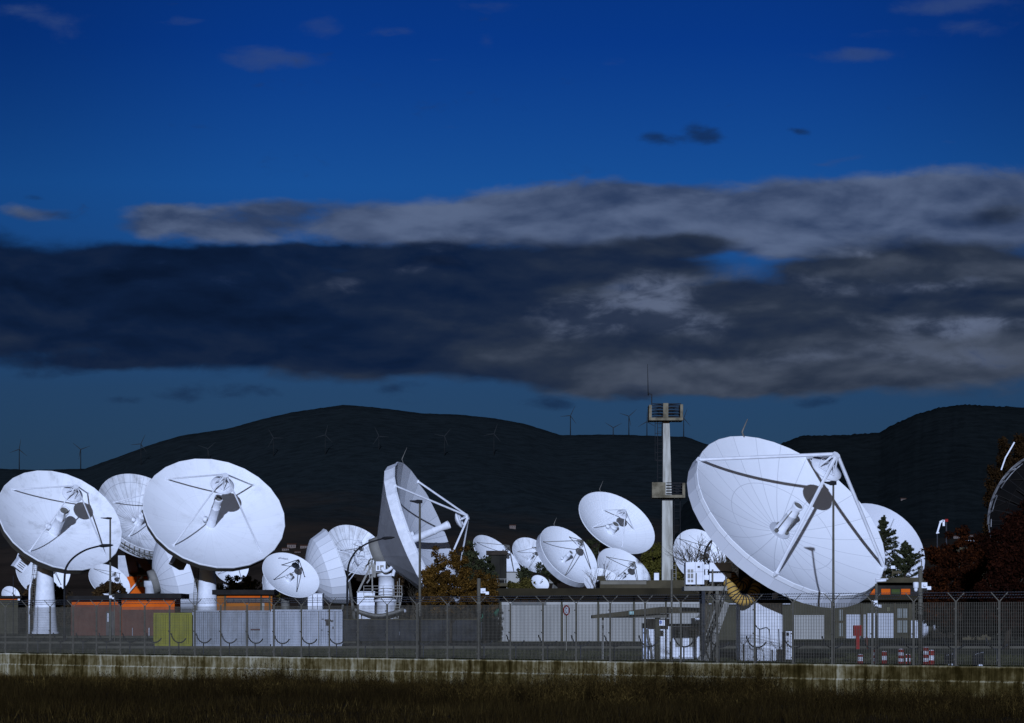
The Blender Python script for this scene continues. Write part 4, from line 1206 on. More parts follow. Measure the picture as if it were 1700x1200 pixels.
for (x0, x1, y0) in ((1086, 1094, 951),):
    g = MB(); g.pbox(x0, x1, y0, 963, Yb + 6, 1); g.build('roof_box', WHITE, bd)
Yb2 = 262.0
bd = building('grey green service wing behind the steel platform and the biggest dish', x=1260, Y=Yb2)
g = MB(); g.pbox(1168, 1382, 984, 1063, Yb2, 12); g.build('wall', GWALL, bd)
g = MB(); g.pbox(1160, 1384, 978, 984, Yb2 - 1, 14); g.build('roof', FASCIA, bd)
for (x0, x1, y0) in ((1118, 1164, 1018), (1318, 1368, 1021)):
    if x0 > 1166:
        g = MB(); g.pbox(x0, x1, y0, 1061, Yb2 - .06, .05); g.build('door', PANEL, bd)
g = MB(); g.pbox(1165, 1312, 1001.5, 1003.2, Yb2 - .4, .38); g.build('sill_strip', PALE, bd)

# right building with orange attic strip and pale garage doors
Yg = 286.0
bd = building('two tier building with orange strips under its roof and pale garage doors at the right', x=1460, Y=Yg)
g = MB(); g.pbox(1384, 1640, 996, 1059.5, Yg, 14); g.build('wall', GWALL, bd)
g = MB(); g.pbox(1380, 1560, 987.5, 996, Yg - 1.6, 17); g.build('lower_roof', FASCIA, bd)
g = MB(); g.pbox(1400, 1540, 967, 987.3, Yg + .6, 12); g.build('attic_wall', mat('attic_dark_wall', (.035, .03, .025), (.02, .018, .015), .5, .9), bd)
g = MB(); g.pbox(1396, 1545, 958.5, 967, Yg - .6, 14); g.build('upper_roof', DCONC, bd)
for (x0, x1) in ((1441, 1454), (1463, 1478), (1496, 1511)):
    g = MB(); g.pbox(x0, x1, 977.5, 986.5, Yg + .52, .07); g.build('orange_strip', ORANGE, bd)
g = MB(); g.pbox(1480, 1494, 978, 986, Yg + .52, .07); g.build('green_strip', mat('moss_green_panel', (.05, .07, .015), None, 1), bd)
WDOOR = mat('white_garage_door', (.46, .47, .49), (.40, .41, .43), .3, .6, stretch=(6, 1, .2))
for (x0, x1, y0, y1) in ((1377, 1384.5, 1010, 1060), (1404.5, 1428, 1020, 1059.6), (1434, 1437, 1020, 1059), (1440, 1483, 1018, 1058.8), (1512, 1541, 1030, 1058.8), (1548, 1588, 1036, 1058.8), (1606, 1625, 1036, 1058.8)):
    if x0 < 1384: continue
    g = MB(); g.pbox(x0, x1, y0, y1, Yg - .06, .05); g.build('door', WDOOR, bd)
win(bd, 1391, 1403.5, 1009.5, 1058, Yg, 2, GWALL, mat('pale_glass', (.20, .21, .19), (.16, .17, .15), .5, .3), .12)
win(bd, 1488, 1508, 1008, 1052, Yg, 2, GWALL, MATS['pale_glass'], .12)
for y0, x0, x1 in ((1030, 1387, 1404), (1025.5, 1487.5, 1508.5)):
    g = MB(); g.pbox(x0, x1, y0, y0 + 4, Yg - .12, .05); g.build('transom', DCONC, bd)
for x in (1399.7, 1428.3, 1483.4, 1508.5):
    g = MB(); g.pbox(x, x + 4.2 if x > 1420 else x + 3, 996, 1059.5, Yg - .2, .12); g.build('pillar', DCONC, bd)
g = MB(); g.pbox(1472, 1477, 1008, 1015, Yg - .06, .05); g.build('notice', mat('olive_notice', (.14, .13, .07), None, 1), bd)
g = MB(); g.pbox(1482, 1497, 948, 952, Yg + 3, .6); g.bar(P(1481.5, 958, Yg + 3), P(1481.5, 940, Yg + 3), .1); g.build('roof_lamp_bracket', DCONC, bd)
g = MB(); g.pbox(1479, 1486, 939, 944, Yg + 2.6, .4); g.build('floodlight', WHITE, bd)

# dark stack on the right of the brown tree
Ys_ = YS(14.5)
st_ = thing('concrete_stack', 'squat blackened concrete stack with a capped top in front of the narrow tilted dish', 'stack', (px2(826, Ys_), Ys_, 0))
g = MB(); g.pbox(811, 841, 921, 1055, Ys_, 2.1); g.build('shaft', mat('blackened_concrete', (.028, .026, .020), (.014, .013, .011), 1.0, .95, stretch=(2, 2, .3)), st_)
g = MB(); g.pbox(807, 843, 914, 921, Ys_ - .3, 2.7); g.build('cap', mat('burnt_cap', (.045, .035, .026), (.02, .017, .014), 1.0, .95), st_)
g = MB(); g.pbox(806, 858, 968, 973, Ys_ - 1.4, 4); g.build('ledge', DCONC, st_)
g = MB()
for x in (812, 826, 838): g.bar(P(x, 968, Ys_ - 1.3), P(x, 961, Ys_ - 1.3), .06)
g.bar(P(806, 961, Ys_ - 1.3), P(844, 961, Ys_ - 1.3), .06)
g.build('railing', GREY, st_)
Yv = YS(10.5)
bd = building('pale low roof block under the narrow tilted dish', x=850, Y=Yv)
g = MB(); g.pbox(838, 862, 950, 1049, Yv, 4); g.build('wall', PANEL, bd)
g = MB(); g.pbox(837, 863, 948.8, 950.2, Yv - .1, 4.2); g.build('roof', DCONC, bd)

# white cabin by the side-on dish
Yc2 = YS(12.6)
bd = building('small white cabin left of the side-on dish pedestal', 'cabin', 607, Yc2)
g = MB(); g.pbox(593, 622, 983, 1052, Yc2, 3); g.build('wall', WHITE, bd)
g = MB(); g.pbox(592.4, 622.6, 981.4, 983.4, Yc2 - .12, 3.3); g.build('roof', PALE, bd)
bd = building('pale cabin between the lettered dish and the panelled dish seen from behind', 'cabin', 522, YS(12.8))
g = MB(); g.pbox(511, 535, 986, 1052, YS(12.8), 3); g.build('wall', WHITE, bd)
g = MB(); g.pbox(510, 536, 984.6, 986, YS(12.8) - .1, 3.2); g.build('roof', PALE, bd)
g = MB(); g.pbox(518.4, 519.4, 987, 1050, YS(12.8) - .04, .03); g.pbox(526.4, 527.2, 987, 1050, YS(12.8) - .04, .03); g.build('door_gap', DARK, bd)

# low dark yard wall, green tarpaulin, pipe run
Yw = 250.0
lw = thing('yard_wall', 'low dark blue grey yard wall behind the fence under the brown tree', 'wall', (px2(690, Yw), Yw, 0))
g = MB()
for i in range(11): g.pbox(568 + i * 23.8, 568 + i * 23.8 + 23.4, 1029, 1064.6, Yw, .3)
g.build('slab', mat('dark_blue_slab', (.034, .035, .038), (.016, .016, .017), .7, .9), lw)
g = MB(); g.pbox(567.4, 830.6, 1027.2, 1029, Yw - .06, .42); g.build('coping', DCONC, lw)
tp_ = thing('tarpaulin', 'green tarpaulin slung beside the end of the pale building', 'tarpaulin', (px2(812, 243), 243, 0))
g = MB()
vs = []
for j in range(7):
    for i in range(9):
        x = 797 + 31 * i / 8; y = 1003 + 2.5 * (1 - i / 8) * 4 + j * 3.2 + (1.2 if i % 2 else 0)
        p = P(x, y, 243 + .4 * math.sin(i * 1.1 + j) - j * .1); vs.append(p)
fs = [(j * 9 + i, j * 9 + i + 1, (j + 1) * 9 + i + 1, (j + 1) * 9 + i) for j in range(6) for i in range(8)]
g.add(vs, fs, True)
o = g.build('sheet', mat('green_canvas', (.02, .10, .055), (.014, .07, .04), .5, .7), tp_)
md = o.modifiers.new('thick', 'SOLIDIFY'); md.thickness = .03
g = MB()
for x in (797, 828): g.bar(P(x, 1004, 243.2), P(x, 1064.5, 243.2), .09)
g.build('prop', GREY, tp_)
pr_ = thing('pipe_run', 'grey curved pipes lying in front of the side-on dish pedestal', 'pipes', (px2(630, 262), 262, 0))
for k, (y0, sag) in enumerate(((1011, 11), (1013, 14))):
    g = MB(); g.tube([P(586 + k * 4 + 84 * i / 12, y0 + sag * (1 - abs(i / 6 - 1) ** 1.6), 262 + k * 1.5) for i in range(13)], .17, 8); g.build('pipe', PALE if k else GREY, pr_)
for x in (600, 628, 656):
    g = MB(); g.bar(P(x, 1019, 263), P(x, 1061, 263), .12); g.build('support', GREY, pr_)

# canopy, white cabin and panels behind the fence, left of the biggest dish
Yc3 = 126.5
cn = thing('canopy', 'dark sloping canopy on thin posts in front of the pale panelled building', 'canopy', (px2(1070, Yc3), Yc3, 0))
g = MB()
pts = [(984, 1021), (1100, 1007), (1166, 1009), (1166, 1017), (1100, 1018), (984, 1026.5)]
A_ = [P(x, y, Yc3) for x, y in pts]; B_ = [p + Vector((0, 3.0, 0)) for p in A_]
g.add(A_ + B_, [tuple(range(6)), tuple(reversed(range(6, 12)))] + [(i, i + 6, (i + 1) % 6 + 6, (i + 1) % 6) for i in range(6)])
g.build('roof', DCONC, cn)
g = MB(); g.pbox(1002, 1112, 1018.5, 1025.5, Yc3 + .3, .12); g.build('fascia', GALV, cn)
for x in (1000.5, 1092):
    g = MB(); w_ = 1.4 if x < 1050 else 4.0; g.pbox(x - w_, x + w_, 1018, 1095.2, Yc3 + .5, .12 if x < 1050 else .25); g.build('post', GREY if x < 1050 else GWALL, cn)
sg_ = thing('notice_sign', 'white notice with a blue square pictogram fixed on the canopy post', 'sign', P(1098.5, 1039, Yc3 + .4))
g = MB(); g.pbox(1094, 1103.5, 1029, 1038.5, Yc3 + .42, .05); g.build('board', WHITE, sg_)
g = MB(); g.pbox(1095, 1098.3, 1030.3, 1035.3, Yc3 + .405, .014); g.build('pictogram', mat('sign_blue', (.02, .08, .35), None, 2, .5), sg_)
g = MB(); g.pbox(1096, 1097.2, 1031.4, 1034, Yc3 + .396, .008); g.build('pictogram_mark', WHITE, sg_)
sg_ = thing('notice_sign', 'small pale green sign hanging under the sloping canopy', 'sign', P(1048, 1020.5, Yc3 - .3))
g = MB(); g.pbox(1044.5, 1052, 1014.8, 1020, Yc3 - .35, .04); g.build('board', mat('pale_green_sign', (.30, .48, .44), (.22, .36, .34), 2, .5), sg_)
g = MB(); g.pbox(1047.5, 1048.6, 1015.4, 1018.4, Yc3 - .36, .008); g.build('pictogram', WHITE, sg_)
Y5 = YS(36.5)
bd = building('white door-fronted cabin behind the tall fence below the steel platform', 'cabin', 1141, Y5)
g = MB(); g.pbox(1117, 1166, 1040, 1093, Y5, 1.6); g.build('wall', WHITE, bd)
g = MB(); g.pbox(1115.5, 1161, 1035.4, 1039.7, Y5 - .35, 2.1); g.build('roof', BLACK, bd)
g = MB(); g.pbox(1121, 1133.5, 1047, 1074, Y5 - .03, .02); g.build('door_panel', GREY, bd)
g = MB(); g.pbox(1144, 1153, 1047, 1074, Y5 - .03, .02); g.build('door_panel', GREY, bd)
g = MB(); g.pbox(1118, 1166, 1091, 1095, Y5 - .5, .48); g.build('step', PALE, bd)
g = MB(); g.pbox(1149.6, 1166, 1026, 1039.9, Y5 + .5, 1.0); g.build('upper_block', WHITE, bd)
Y6 = YS(37.2)
cb_ = thing('cable_cabinet', 'tall white metal cabinet with a dark top behind the fence, under the canopy', 'cabinet', (px2(1090, Y6), Y6, 0))
g = MB(); g.pbox(1074, 1111.5, 1027, 1093.8, Y6, .8); g.build('casing', WHITE, cb_)
g = MB(); g.pbox(1067, 1075.6, 1043, 1093.8, Y6 - .2, .6); g.build('side_locker', mat('bluish_locker', (.50, .56, .68), None, 1), cb_)
g = MB(); g.pbox(1066.6, 1074, 1034.5, 1043, Y6 - .22, .6); g.build('dark_box', DARK, cb_)
g = MB(); g.tube([P(1074.5, 1044, Y6 - .3), P(1076, 1058, Y6 - .3), P(1081, 1078, Y6 - .3), P(1082.5, 1093, Y6 - .3)], [.05, .07, .06, .04], 6); g.build('drain_hose', GREY, cb_)
# control panel and whip cables on the right of the plinth
Y7 = YS(40.2)
cp = thing('control_panel', 'narrow white control panel on a post right of the white plinth', 'control panel', (px2(1310, Y7), Y7, 0))
g = MB(); g.pbox(1304, 1315.5, 1048, 1094.5, Y7, .3); g.build('casing', WHITE, cp)
g = MB(); g.pbox(1305.4, 1310, 1050, 1055, Y7 - .02, .02); g.build('display', BLACK, cp)
for y in (1063, 1070, 1079):
    g = MB(); g.pbox(1306, 1310.5 if y == 1063 else 1308.5, y, y + 2.6, Y7 - .02, .02); g.build('dial', GREY, cp)
g = MB(); g.pbox(1299, 1303.6, 1049, 1099, Y7 + .1, .2); g.build('post', GALV, cp)
cl = thing('cable_loop', 'thin black cable looping between stakes in front of the white plinth', 'cable', (px2(1275, Y7), Y7 - .3, 0))
g = MB(); g.tube([P(x, y, Y7 - .3) for x, y in ((1253, 1026), (1253.5, 1036), (1257, 1042), (1262, 1044.5), (1268, 1042.5), (1273, 1041.8), (1277, 1045), (1278, 1055), (1278.5, 1098))], .022, 6)
g.build('cable', BLACK, cl)
for x, y0 in ((1261, 1044), (1293, 1044)):
    g = MB(); g.bar(P(x, y0, Y7 - .3), Vector((px2(x, Y7), Y7 - .3, 0)), .03 if x < 1290 else .05); g.build('stake', DARK, cl)

# steel containers
def container(label, x0, x1, yt, yb, Y, depth, m, doors=None):
    c = thing('container', label, 'container', (px2((x0 + x1) / 2, Y), Y, 0), 'steel containers by the fence')
    a, b = P(x0, yt, Y), P(x1, yb, Y)
    z0, z1 = max(b.z, .05), a.z
    g = MB(); n = int((b.x - a.x) / .28); w = (b.x - a.x) / n
    vs = []
    for i in range(n):
        for f, dy in ((0, 0), (.3, 0), (.42, .045), (.85, .045), (.97, 0)):
            vs.append((a.x + (i + f) * w, Y + dy))
    vs.append((b.x, Y))
    k = len(vs)
    g.add([(x, y, z0) for x, y in vs] + [(x, y, z1) for x, y in vs], [(i, i + 1, k + i + 1, k + i) for i in range(k - 1)])
    g.cb(a.x, b.x, Y + .06, Y + depth, z0, z1 - .01)
    g.build('corrugated_wall', m, c)
    g = MB()
    g.cb(a.x - .02, b.x + .02, Y - .03, Y + .08, z1 - .09, z1 + .03); g.cb(a.x - .02, b.x + .02, Y - .03, Y + .08, z0 - .03, z0 + .10)
    for x in (a.x, b.x): g.cb(x - .06, x + .06, Y - .034, Y + .1, z0 + .1, z1 - .09)
    g.build('corner_frame', m, c)
    return c, a, b
YM = mat('yellow_container_paint', (.27, .25, .020), (.19, .18, .02), 1.2, .7, stretch=(2, 1, .4))
def worn(nm, c1, c2, rust, lo=.66):
    m, t, b = new_mat(nm)
    tc = t.new('ShaderNodeTexCoord')
    n = t.noise(t.v('MULTIPLY', tc.outputs['Object'], (1.6, 1, .5)), 1.2, 6, .7); n2 = t.noise(tc.outputs['Object'], 1.6, 6, .75)
    c = t.mix(t.ss(n, .35, .7), (*c1, 1), (*c2, 1)); c = t.mix(t.ss(n2, lo, lo + .07), c, (*rust, 1))
    t.l.new(c, b.inputs['Base Color']); b.inputs['Roughness'].default_value = .6; b.inputs['Specular IOR Level'].default_value = .08
    return m
GM1 = worn('worn_grey_container', (.33, .35, .38), (.24, .25, .26), (.12, .09, .07)); GM2 = worn('pale_container', (.46, .48, .52), (.36, .38, .41), (.12, .09, .07), .70)
Yk = YS(24.8)
container('mustard yellow corrugated container, left of two grey ones', 256, 318, 1018, 1072.6, Yk, 5, YM)
c1_, a_, b_ = container('worn grey corrugated container with patchy paint, between the yellow and the pale one', 321, 448, 1014, 1072.6, Yk + .3, 2.4, GM1)
c2_, a_, b_ = container('pale bluish container with brown scuff marks near its right end', 450.5, 567, 1012.5, 1072.6, Yk + .1, 2.4, GM2)
SCUFF = mat('brown_scuff', (.07, .055, .045), (.04, .033, .028), 2, .9)
for (x0, x1, y0, y1) in ((539, 549, 1028, 1031), (541, 547, 1031, 1038.5), (549, 553, 1029.5, 1032), (533.5, 537, 1027, 1028), (552, 553.5, 1040, 1044), (533, 535, 1045, 1046.5)):
    g = MB(); g.pbox(x0, x1, y0, y1, Yk + .06, .03); g.build('torn_label', SCUFF, c2_)
g = MB(); g.pbox(416, 431.5, 1043.8, 1046, Yk + .25, .03); g.build('label_strip', mat('dull_red_strip', (.10, .05, .05), None, 2), c1_)
for x0 in (528.5, 556):
    g = MB(); g.pbox(x0, x0 + .7, 1014, 1072, Yk + .06, .03); g.build('door_bar', GREY, c2_)

# ------------------------------------------------------------------ floodlight tower
Yt = 300.0
tw = thing('concrete_tower', 'slim concrete floodlight tower with two railed platforms and ladders', 'tower', (px2(1107, Yt), Yt, 0))
X = lambda x: px2(x, Yt)
Zt = lambda y: pz(y, Yt)
g = MB()
def frust(g, x0, x1, y0, X0, X1, y1, d0, d1):
    vs = [(X(x0), Yt - d0, Zt(y0)), (X(x1), Yt - d0, Zt(y0)), (X(x1), Yt + d0, Zt(y0)), (X(x0), Yt + d0, Zt(y0)),
          (X(X0), Yt - d1, Zt(y1)), (X(X1), Yt - d1, Zt(y1)), (X(X1), Yt + d1, Zt(y1)), (X(X0), Yt + d1, Zt(y1))]
    g.add(vs, [(3, 2, 1, 0), (4, 5, 6, 7), (0, 1, 5, 4), (1, 2, 6, 5), (2, 3, 7, 6), (3, 0, 4, 7)])
frust(g, 1098, 1117.5, 1058, 1099, 1115.8, 826, .6, .55)
frust(g, 1100, 1114.8, 826, 1100.8, 1111, 697, .5, .42)
g.build('shaft', CONC, tw)
g = MB(); g.pbox(1100.6, 1111, 694, 700, Yt - .62, 1.2); g.pbox(1099, 1116.5, 826.2, 830, Yt - .75, 1.4); g.build('collar', DARK, tw)
CONC2 = mat('weathered_concrete', (0.19, 0.165, 0.11), (0.085, 0.072, 0.045), 1.2, .9, bump=.3)
def platform(name, x0, x1, yt, yb, left_solid, pier):
    g = MB(); g.pbox(x0, x1, yb - 4.5, yb, Yt - 1.5, 3.0); s_ = g.build(name, CONC2, tw)
    off = -Vector(tw.location)
    def sub(g, nm, m):
        o = g.build(nm, m, None); o.parent = s_; o.location = off; return o
    g = MB()
    if left_solid: g.pbox(x0, 1105, yt, yb - 4.6, Yt - 1.5, .14)
    else: g.pbox(x0, x0 + 4.5, yt + 2, yb - 4.6, Yt - 1.5, 3.0)
    sub(g, 'parapet', CONC2)
    g = MB(); g.pbox(x1 - 4.5, x1, yt + 1, yb - 4.6, Yt - 1.5, 3.0); sub(g, 'parapet', CONC2)
    if pier:
        g = MB(); g.pbox(1101, 1109.5, yt - 1, yb - 4.6, Yt - 1.52, .5); sub(g, 'pier', CONC2)
    for k in range(5):
        y = yt + 2 + (yb - 7 - yt) * k / 4
        g = MB()
        g.bar((X(1105 if left_solid else x0 + 4.5), Yt - 1.42, Zt(y)), (X(x1 - 4.5), Yt - 1.42, Zt(y)), .09)
        g.bar((X(x0 + 4.5), Yt + 1.42, Zt(y - .8)), (X(x1 - 4.5), Yt + 1.42, Zt(y - .8)), .09)
        g.bar((X(x0 + 5), Yt - 1.4, Zt(y)), (X(1102), Yt + 1.4, Zt(y - 1.5)), .07) if not left_solid else None
        g.bar((X(x1 - 5), Yt - 1.4, Zt(y)), (X(1109), Yt + 1.4, Zt(y - 1.5)), .07)
        sub(g, 'rail', BLACK)
platform('top_platform', 1077.5, 1134, 670, 697.5, False, True)
platform('middle_platform', 1082.5, 1137.5, 800.5, 826, True, False)
ladder(tw, (X(1095), Yt - .75, Zt(800)), (X(1095), Yt - .75, Zt(697)), .5, m=BLACK, cage=False, step=.42)
ladder(tw, (X(1124), Yt - .2, Zt(906)), (X(1124), Yt - .2, Zt(826)), .62, m=BLACK, cage=False, step=.7)
ladder(tw, (X(1118.5), Yt - .7, Zt(980)), (X(1118.5), Yt - .7, Zt(897)), .4, m=GREY, cage=False, step=.42)
g = MB()
for y in (704, 720, 736, 752, 764):
    g.bar((X(1087), Yt - .7, Zt(y)), (X(1100), Yt - .7, Zt(y)), .05)
g.bar((X(1087), Yt - .7, Zt(698)), (X(1087), Yt - .7, Zt(765)), .05); g.bar((X(1087), Yt - .7, Zt(765)), (X(1098), Yt - .7, Zt(765)), .05)
g.build('ladder_cage', BLACK, tw)
g = MB(); g.bar((X(1081), Yt - 1.3, Zt(674)), (X(1081), Yt - 1.3, Zt(656)), .10); g.bar((X(1081), Yt - 1.3, Zt(656)), (X(1075), Yt - 1.3, Zt(655)), .09)
g.tube([(X(1075.5), Yt - 1.3, Zt(658)), (X(1075), Yt - 1.3, Zt(652)), (X(1074), Yt - 1.3, Zt(606))], [.07, .05, .018], 6); g.build('aerial', BLACK, tw)

# ------------------------------------------------------------------ lamps, poles, cameras, signs
def lamp_post(label, x, ytop, Y, zb, arm, r=.07):
    """straight galvanised post with one flat lantern on a short arm to the left"""
    t = thing('lamp_post', label, 'lamp post', (px2(x, Y), Y, zb), 'straight lamp posts')
    top = P(x, ytop, Y)
    g = MB(); g.tube([(top.x, Y, zb), (top.x, Y, zb + 1.2), (top.x, Y, zb + 1.21), (top.x, Y, top.z)], [r * 1.15, r * 1.15, r * 1.0, r * .75], 10); g.build('post', GALV, t)
    tip = P(x - arm, ytop - 1, Y)
    g = MB()
    L_ = tip.x - top.x
    prof = [(0.12, .09, .07), (-.25, .13, .09), (-.45, .12, .06), (-1.0, .03, .025)]
    vs = []
    for (f, w, h) in prof:
        xx = top.x + (-f if f > 0 else -f * L_) if f > 0 else top.x + (-f) * L_
        if f > 0: xx = top.x + f
        zc = top.z + .04 + (.03 if f < -.5 else 0)
        vs += [(xx, Y - w, zc - h), (xx, Y + w, zc - h), (xx, Y + w * .7, zc + h), (xx, Y - w * .7, zc + h)]
    fs = [(0, 1, 2, 3), (15, 14, 13, 12)]
    for i in range(3):
        for k in range(4): fs.append((i * 4 + k, (i + 1) * 4 + k, (i + 1) * 4 + (k + 1) % 4, i * 4 + (k + 1) % 4))
    g.add(vs, fs)
    g.build('lantern', BLACK, t)
    return t
lamp_post('tall grey lamp post at the left, before the long low hut', 183, 861, 240, 0, 16, .095)
lamp_post('grey lamp post standing before the tall side-on dish', 697, 834, YS(36.3), 0, 17, .065)
lamp_post('thin grey lamp post just inside the fence in front of the biggest dish', 1383.5, 803.5, YS(42.3), 0, 15, .055)
def curve_lamp(label, pts, Y, r=.078):
    t = thing('curved_lamp', label, 'street lamp', (px2(pts[0][0], Y), Y, 0), 'curved-neck lamps')
    V = [P(x, y, Y) for x, y in pts]; V[0].z = 0
    out = []
    for i in range(len(V) - 1):
        p0, p1, p2, p3 = V[max(i - 1, 0)], V[i], V[i + 1], V[min(i + 2, len(V) - 1)]
        for k in range(6):
            t_ = k / 6
            out.append(.5 * ((2 * p1) + (p2 - p0) * t_ + (2 * p0 - 5 * p1 + 4 * p2 - p3) * t_ ** 2 + (3 * p1 - p0 - 3 * p2 + p3) * t_ ** 3))
    out.append(V[-1])
    g = MB(); g.tube(out, [r * 1.3 - r * .5 * i / len(out) for i in range(len(out))], 8); g.build('post', BLACK, t)
    e = V[-1]; d = (V[-1] - V[-2]).normalized(); d.z *= .3
    g = MB(); g.tube([e - d * .2, e + d * .1, e + d * .7, e + d * 1.0], [r * .8, r * 1.9, r * 1.5, r * .5], 8); g.build('lantern', BLACK, t)
curve_lamp('black curved-neck lamp arching over the lower rim of the far left dish', [(107, 1066), (107, 1000), (107.5, 955), (112, 938), (124, 924), (142, 913), (160, 907.5), (168, 906)], 235)
curve_lamp('black curved-neck lamp arching in front of the streaked dish', [(576.5, 1050), (576.5, 985), (577, 955), (580, 934), (592, 914), (610, 902), (628, 896), (637, 893.5)], 255)
curve_lamp('black curved-neck lamp half hidden in the bare tree behind the louvred cabinet', [(1169, 1058), (1169, 980), (1169, 930), (1172, 912), (1180, 899), (1188, 892)], 215)
def camera_pole(label, x, ytop, Y, r, cams, zb=0):
    t = thing('camera_pole', label, 'camera pole', (px2(x, Y), Y, zb), 'camera poles along the fence')
    top = P(x, ytop, Y)
    g = MB(); g.tube([(top.x, Y, zb), (top.x, Y, top.z)], [r * 1.05, r], 10); g.lathe([(0, 0), (r * 2.2, 0), (r * 2.2, .03), (0, .03)], 10, Matrix.Translation((top.x, Y, zb))); g.build('pole', GALV, t)
    for (cx_, cy_, kind, sgn) in cams:
        c = P(cx_, cy_, Y - .02)
        g = MB()
        if kind == 'bullet':
            g.tube([c + Vector((-.24 * sgn, 0, -.01)), c + Vector((.16 * sgn, 0, .02)), c + Vector((.17 * sgn, 0, .02))], [.055, .055, .04], 8)
            g.cb(c.x - .24, c.x + .24, c.y - .07, c.y + .07, c.z + .06, c.z + .085)
        elif kind == 'box':
            g.cb(c.x - .11, c.x + .11, c.y - .12, c.y + .12, c.z - .10, c.z + .12); g.cb(c.x + .11, c.x + .26, c.y - .1, c.y + .1, c.z - .16, c.z - .03)
            g.tube([c + Vector((.0, -.12, .02)), c + Vector((0, -.22, .02))], .06, 8)
        else:
            g.lathe([(0, .16), (.10, .16), (.11, .10), (.11, -.06), (.085, -.08), (0, -.08)], 14, Matrix.Translation(c))
            g.lathe([(.075, -.08), (.075, -.14), (.05, -.2), (0, -.22)], 14, Matrix.Translation(c))
        g.build('camera', WHITE, t)
        g = MB(); g.bar((top.x, Y, c.z - .02), (c.x, c.y, c.z - .02), .05); g.build('bracket', GALV, t)
    return t
camera_pole('grey camera pole in front of the brown tree, one white camera', 795, 960, YS(36.9), .085, [(802, 981, 'box', 1)])
camera_pole('slim tall pole left of the steel platform, rising above the roof edge', 1115, 945, YS(39.6), .045, [])
camera_pole('grey pole with two white bullet cameras right of the biggest dish', 1455, 969, YS(42.3), .06, [(1464, 964, 'bullet', 1), (1451.5, 1002, 'box', -1)])
o = camera_pole('thick grey pole carrying a white dome camera in front of the red trees', 1528, 946, YS(42.9), .09, [(1520.5, 973, 'dome', 1), (1534, 972, 'box', 1)])
g = MB(); g.bar(P(1530, 946, YS(42.9)), P(1530, 931, YS(42.9)), .035); g.build('rod', GALV, o)
camera_pole('thin pole with a white camera at the low hut by the left lamp post', 190, 990, 236, .05, [(176, 987, 'bullet', -1), (184, 991, 'box', 1)], 0)
# thin masts at the left
for lab, x, y0, s_ in (('thin dark mast left of the far left dish pedestal', 22, 955, 13.0), ('thin dark mast under the grey cabin of the far left dish', 22.5 + 0, 0, 0)):
    if s_:
        m_ = thing('mast', lab, 'mast', (px2(x, YS(s_)), YS(s_), 0))
        g = MB(); g.tube([(m_.location.x, m_.location.y, 0), P(x, y0, YS(s_))], [.07, .04], 6); g.build('pole', DARK, m_)
# round traffic sign
Yr = 165.0
ts = thing('traffic_sign', 'round white sign with a red rim on a column of the pale building', 'traffic sign', (px2(940, Yr), Yr, 0))
c = P(940, 1013, Yr)
RX = Matrix.Translation(c) @ Matrix.Rotation(math.radians(52), 4, 'Z') @ Matrix.Rotation(math.pi / 2, 4, 'X')
g = MB(); g.lathe([(0, .02), (.22, .02), (.22, 0), (0, 0)], 28, RX, False); g.build('face', WHITE, ts)
g = MB(); g.lathe([(.215, .032), (.30, .032), (.30, -.004), (.215, -.004)], 28, RX, False, True); g.build('rim', RED, ts)
g = MB()
for k in range(7):
    a0_, a1__ = math.radians(60 + 240 * k / 7), math.radians(60 + 240 * (k + 1) / 7)
    g.bar(RX @ Vector((.10 * math.cos(a0_), .13 * math.sin(a0_), .03)), RX @ Vector((.10 * math.cos(a1__), .13 * math.sin(a1__), .03)), .035, .02)
g.build('digit', BLACK, ts)
g = MB(); g.bar((c.x, Yr + .06, 0), (c.x, Yr + .06, c.z + .3), .07); g.build('post', GALV, ts)

# red hydrant box, bollards, drums
Yh = YS(27.5)
hb = thing('hydrant_box', 'bright red cabinet on a broad red post in front of the garage doors', 'hydrant', (px2(1424, Yh), Yh, 0))
g = MB(); g.pbox(1417.5, 1431, 1038, 1055.5, Yh, .3); g.build('cabinet', RED, hb)
g = MB(); a_ = P(1421, 1055, Yh + .05); g.cb(a_.x, px2(1427.5, Yh), Yh + .05, Yh + .28, 0, a_.z); g.build('post', RED, hb)
g = MB(); g.pbox(1418.6, 1430, 1039.5, 1054, Yh - .02, .015); g.build('door', mat('deep_red_door', (.19, .007, .005), None, 2, .5), hb)
g = MB(); g.tube([(px2(1438.5, Yh), Yh - .5, 0), P(1438.5, 1059, Yh - .5), P(1438.5, 1056, Yh - .5)], [.07, .08, .03], 10); g.lathe([(.05, 0), (.11, 0), (.11, .06), (.05, .06)], 10, Matrix.Translation(P(1438.5, 1062, Yh - .5))); o = g.build('hydrant', mat('brown_red_iron', (.09, .03, .02), None, 2, .7), None)
tag(o, 'small rusty red hydrant pillar just right of the red cabinet', 'hydrant')
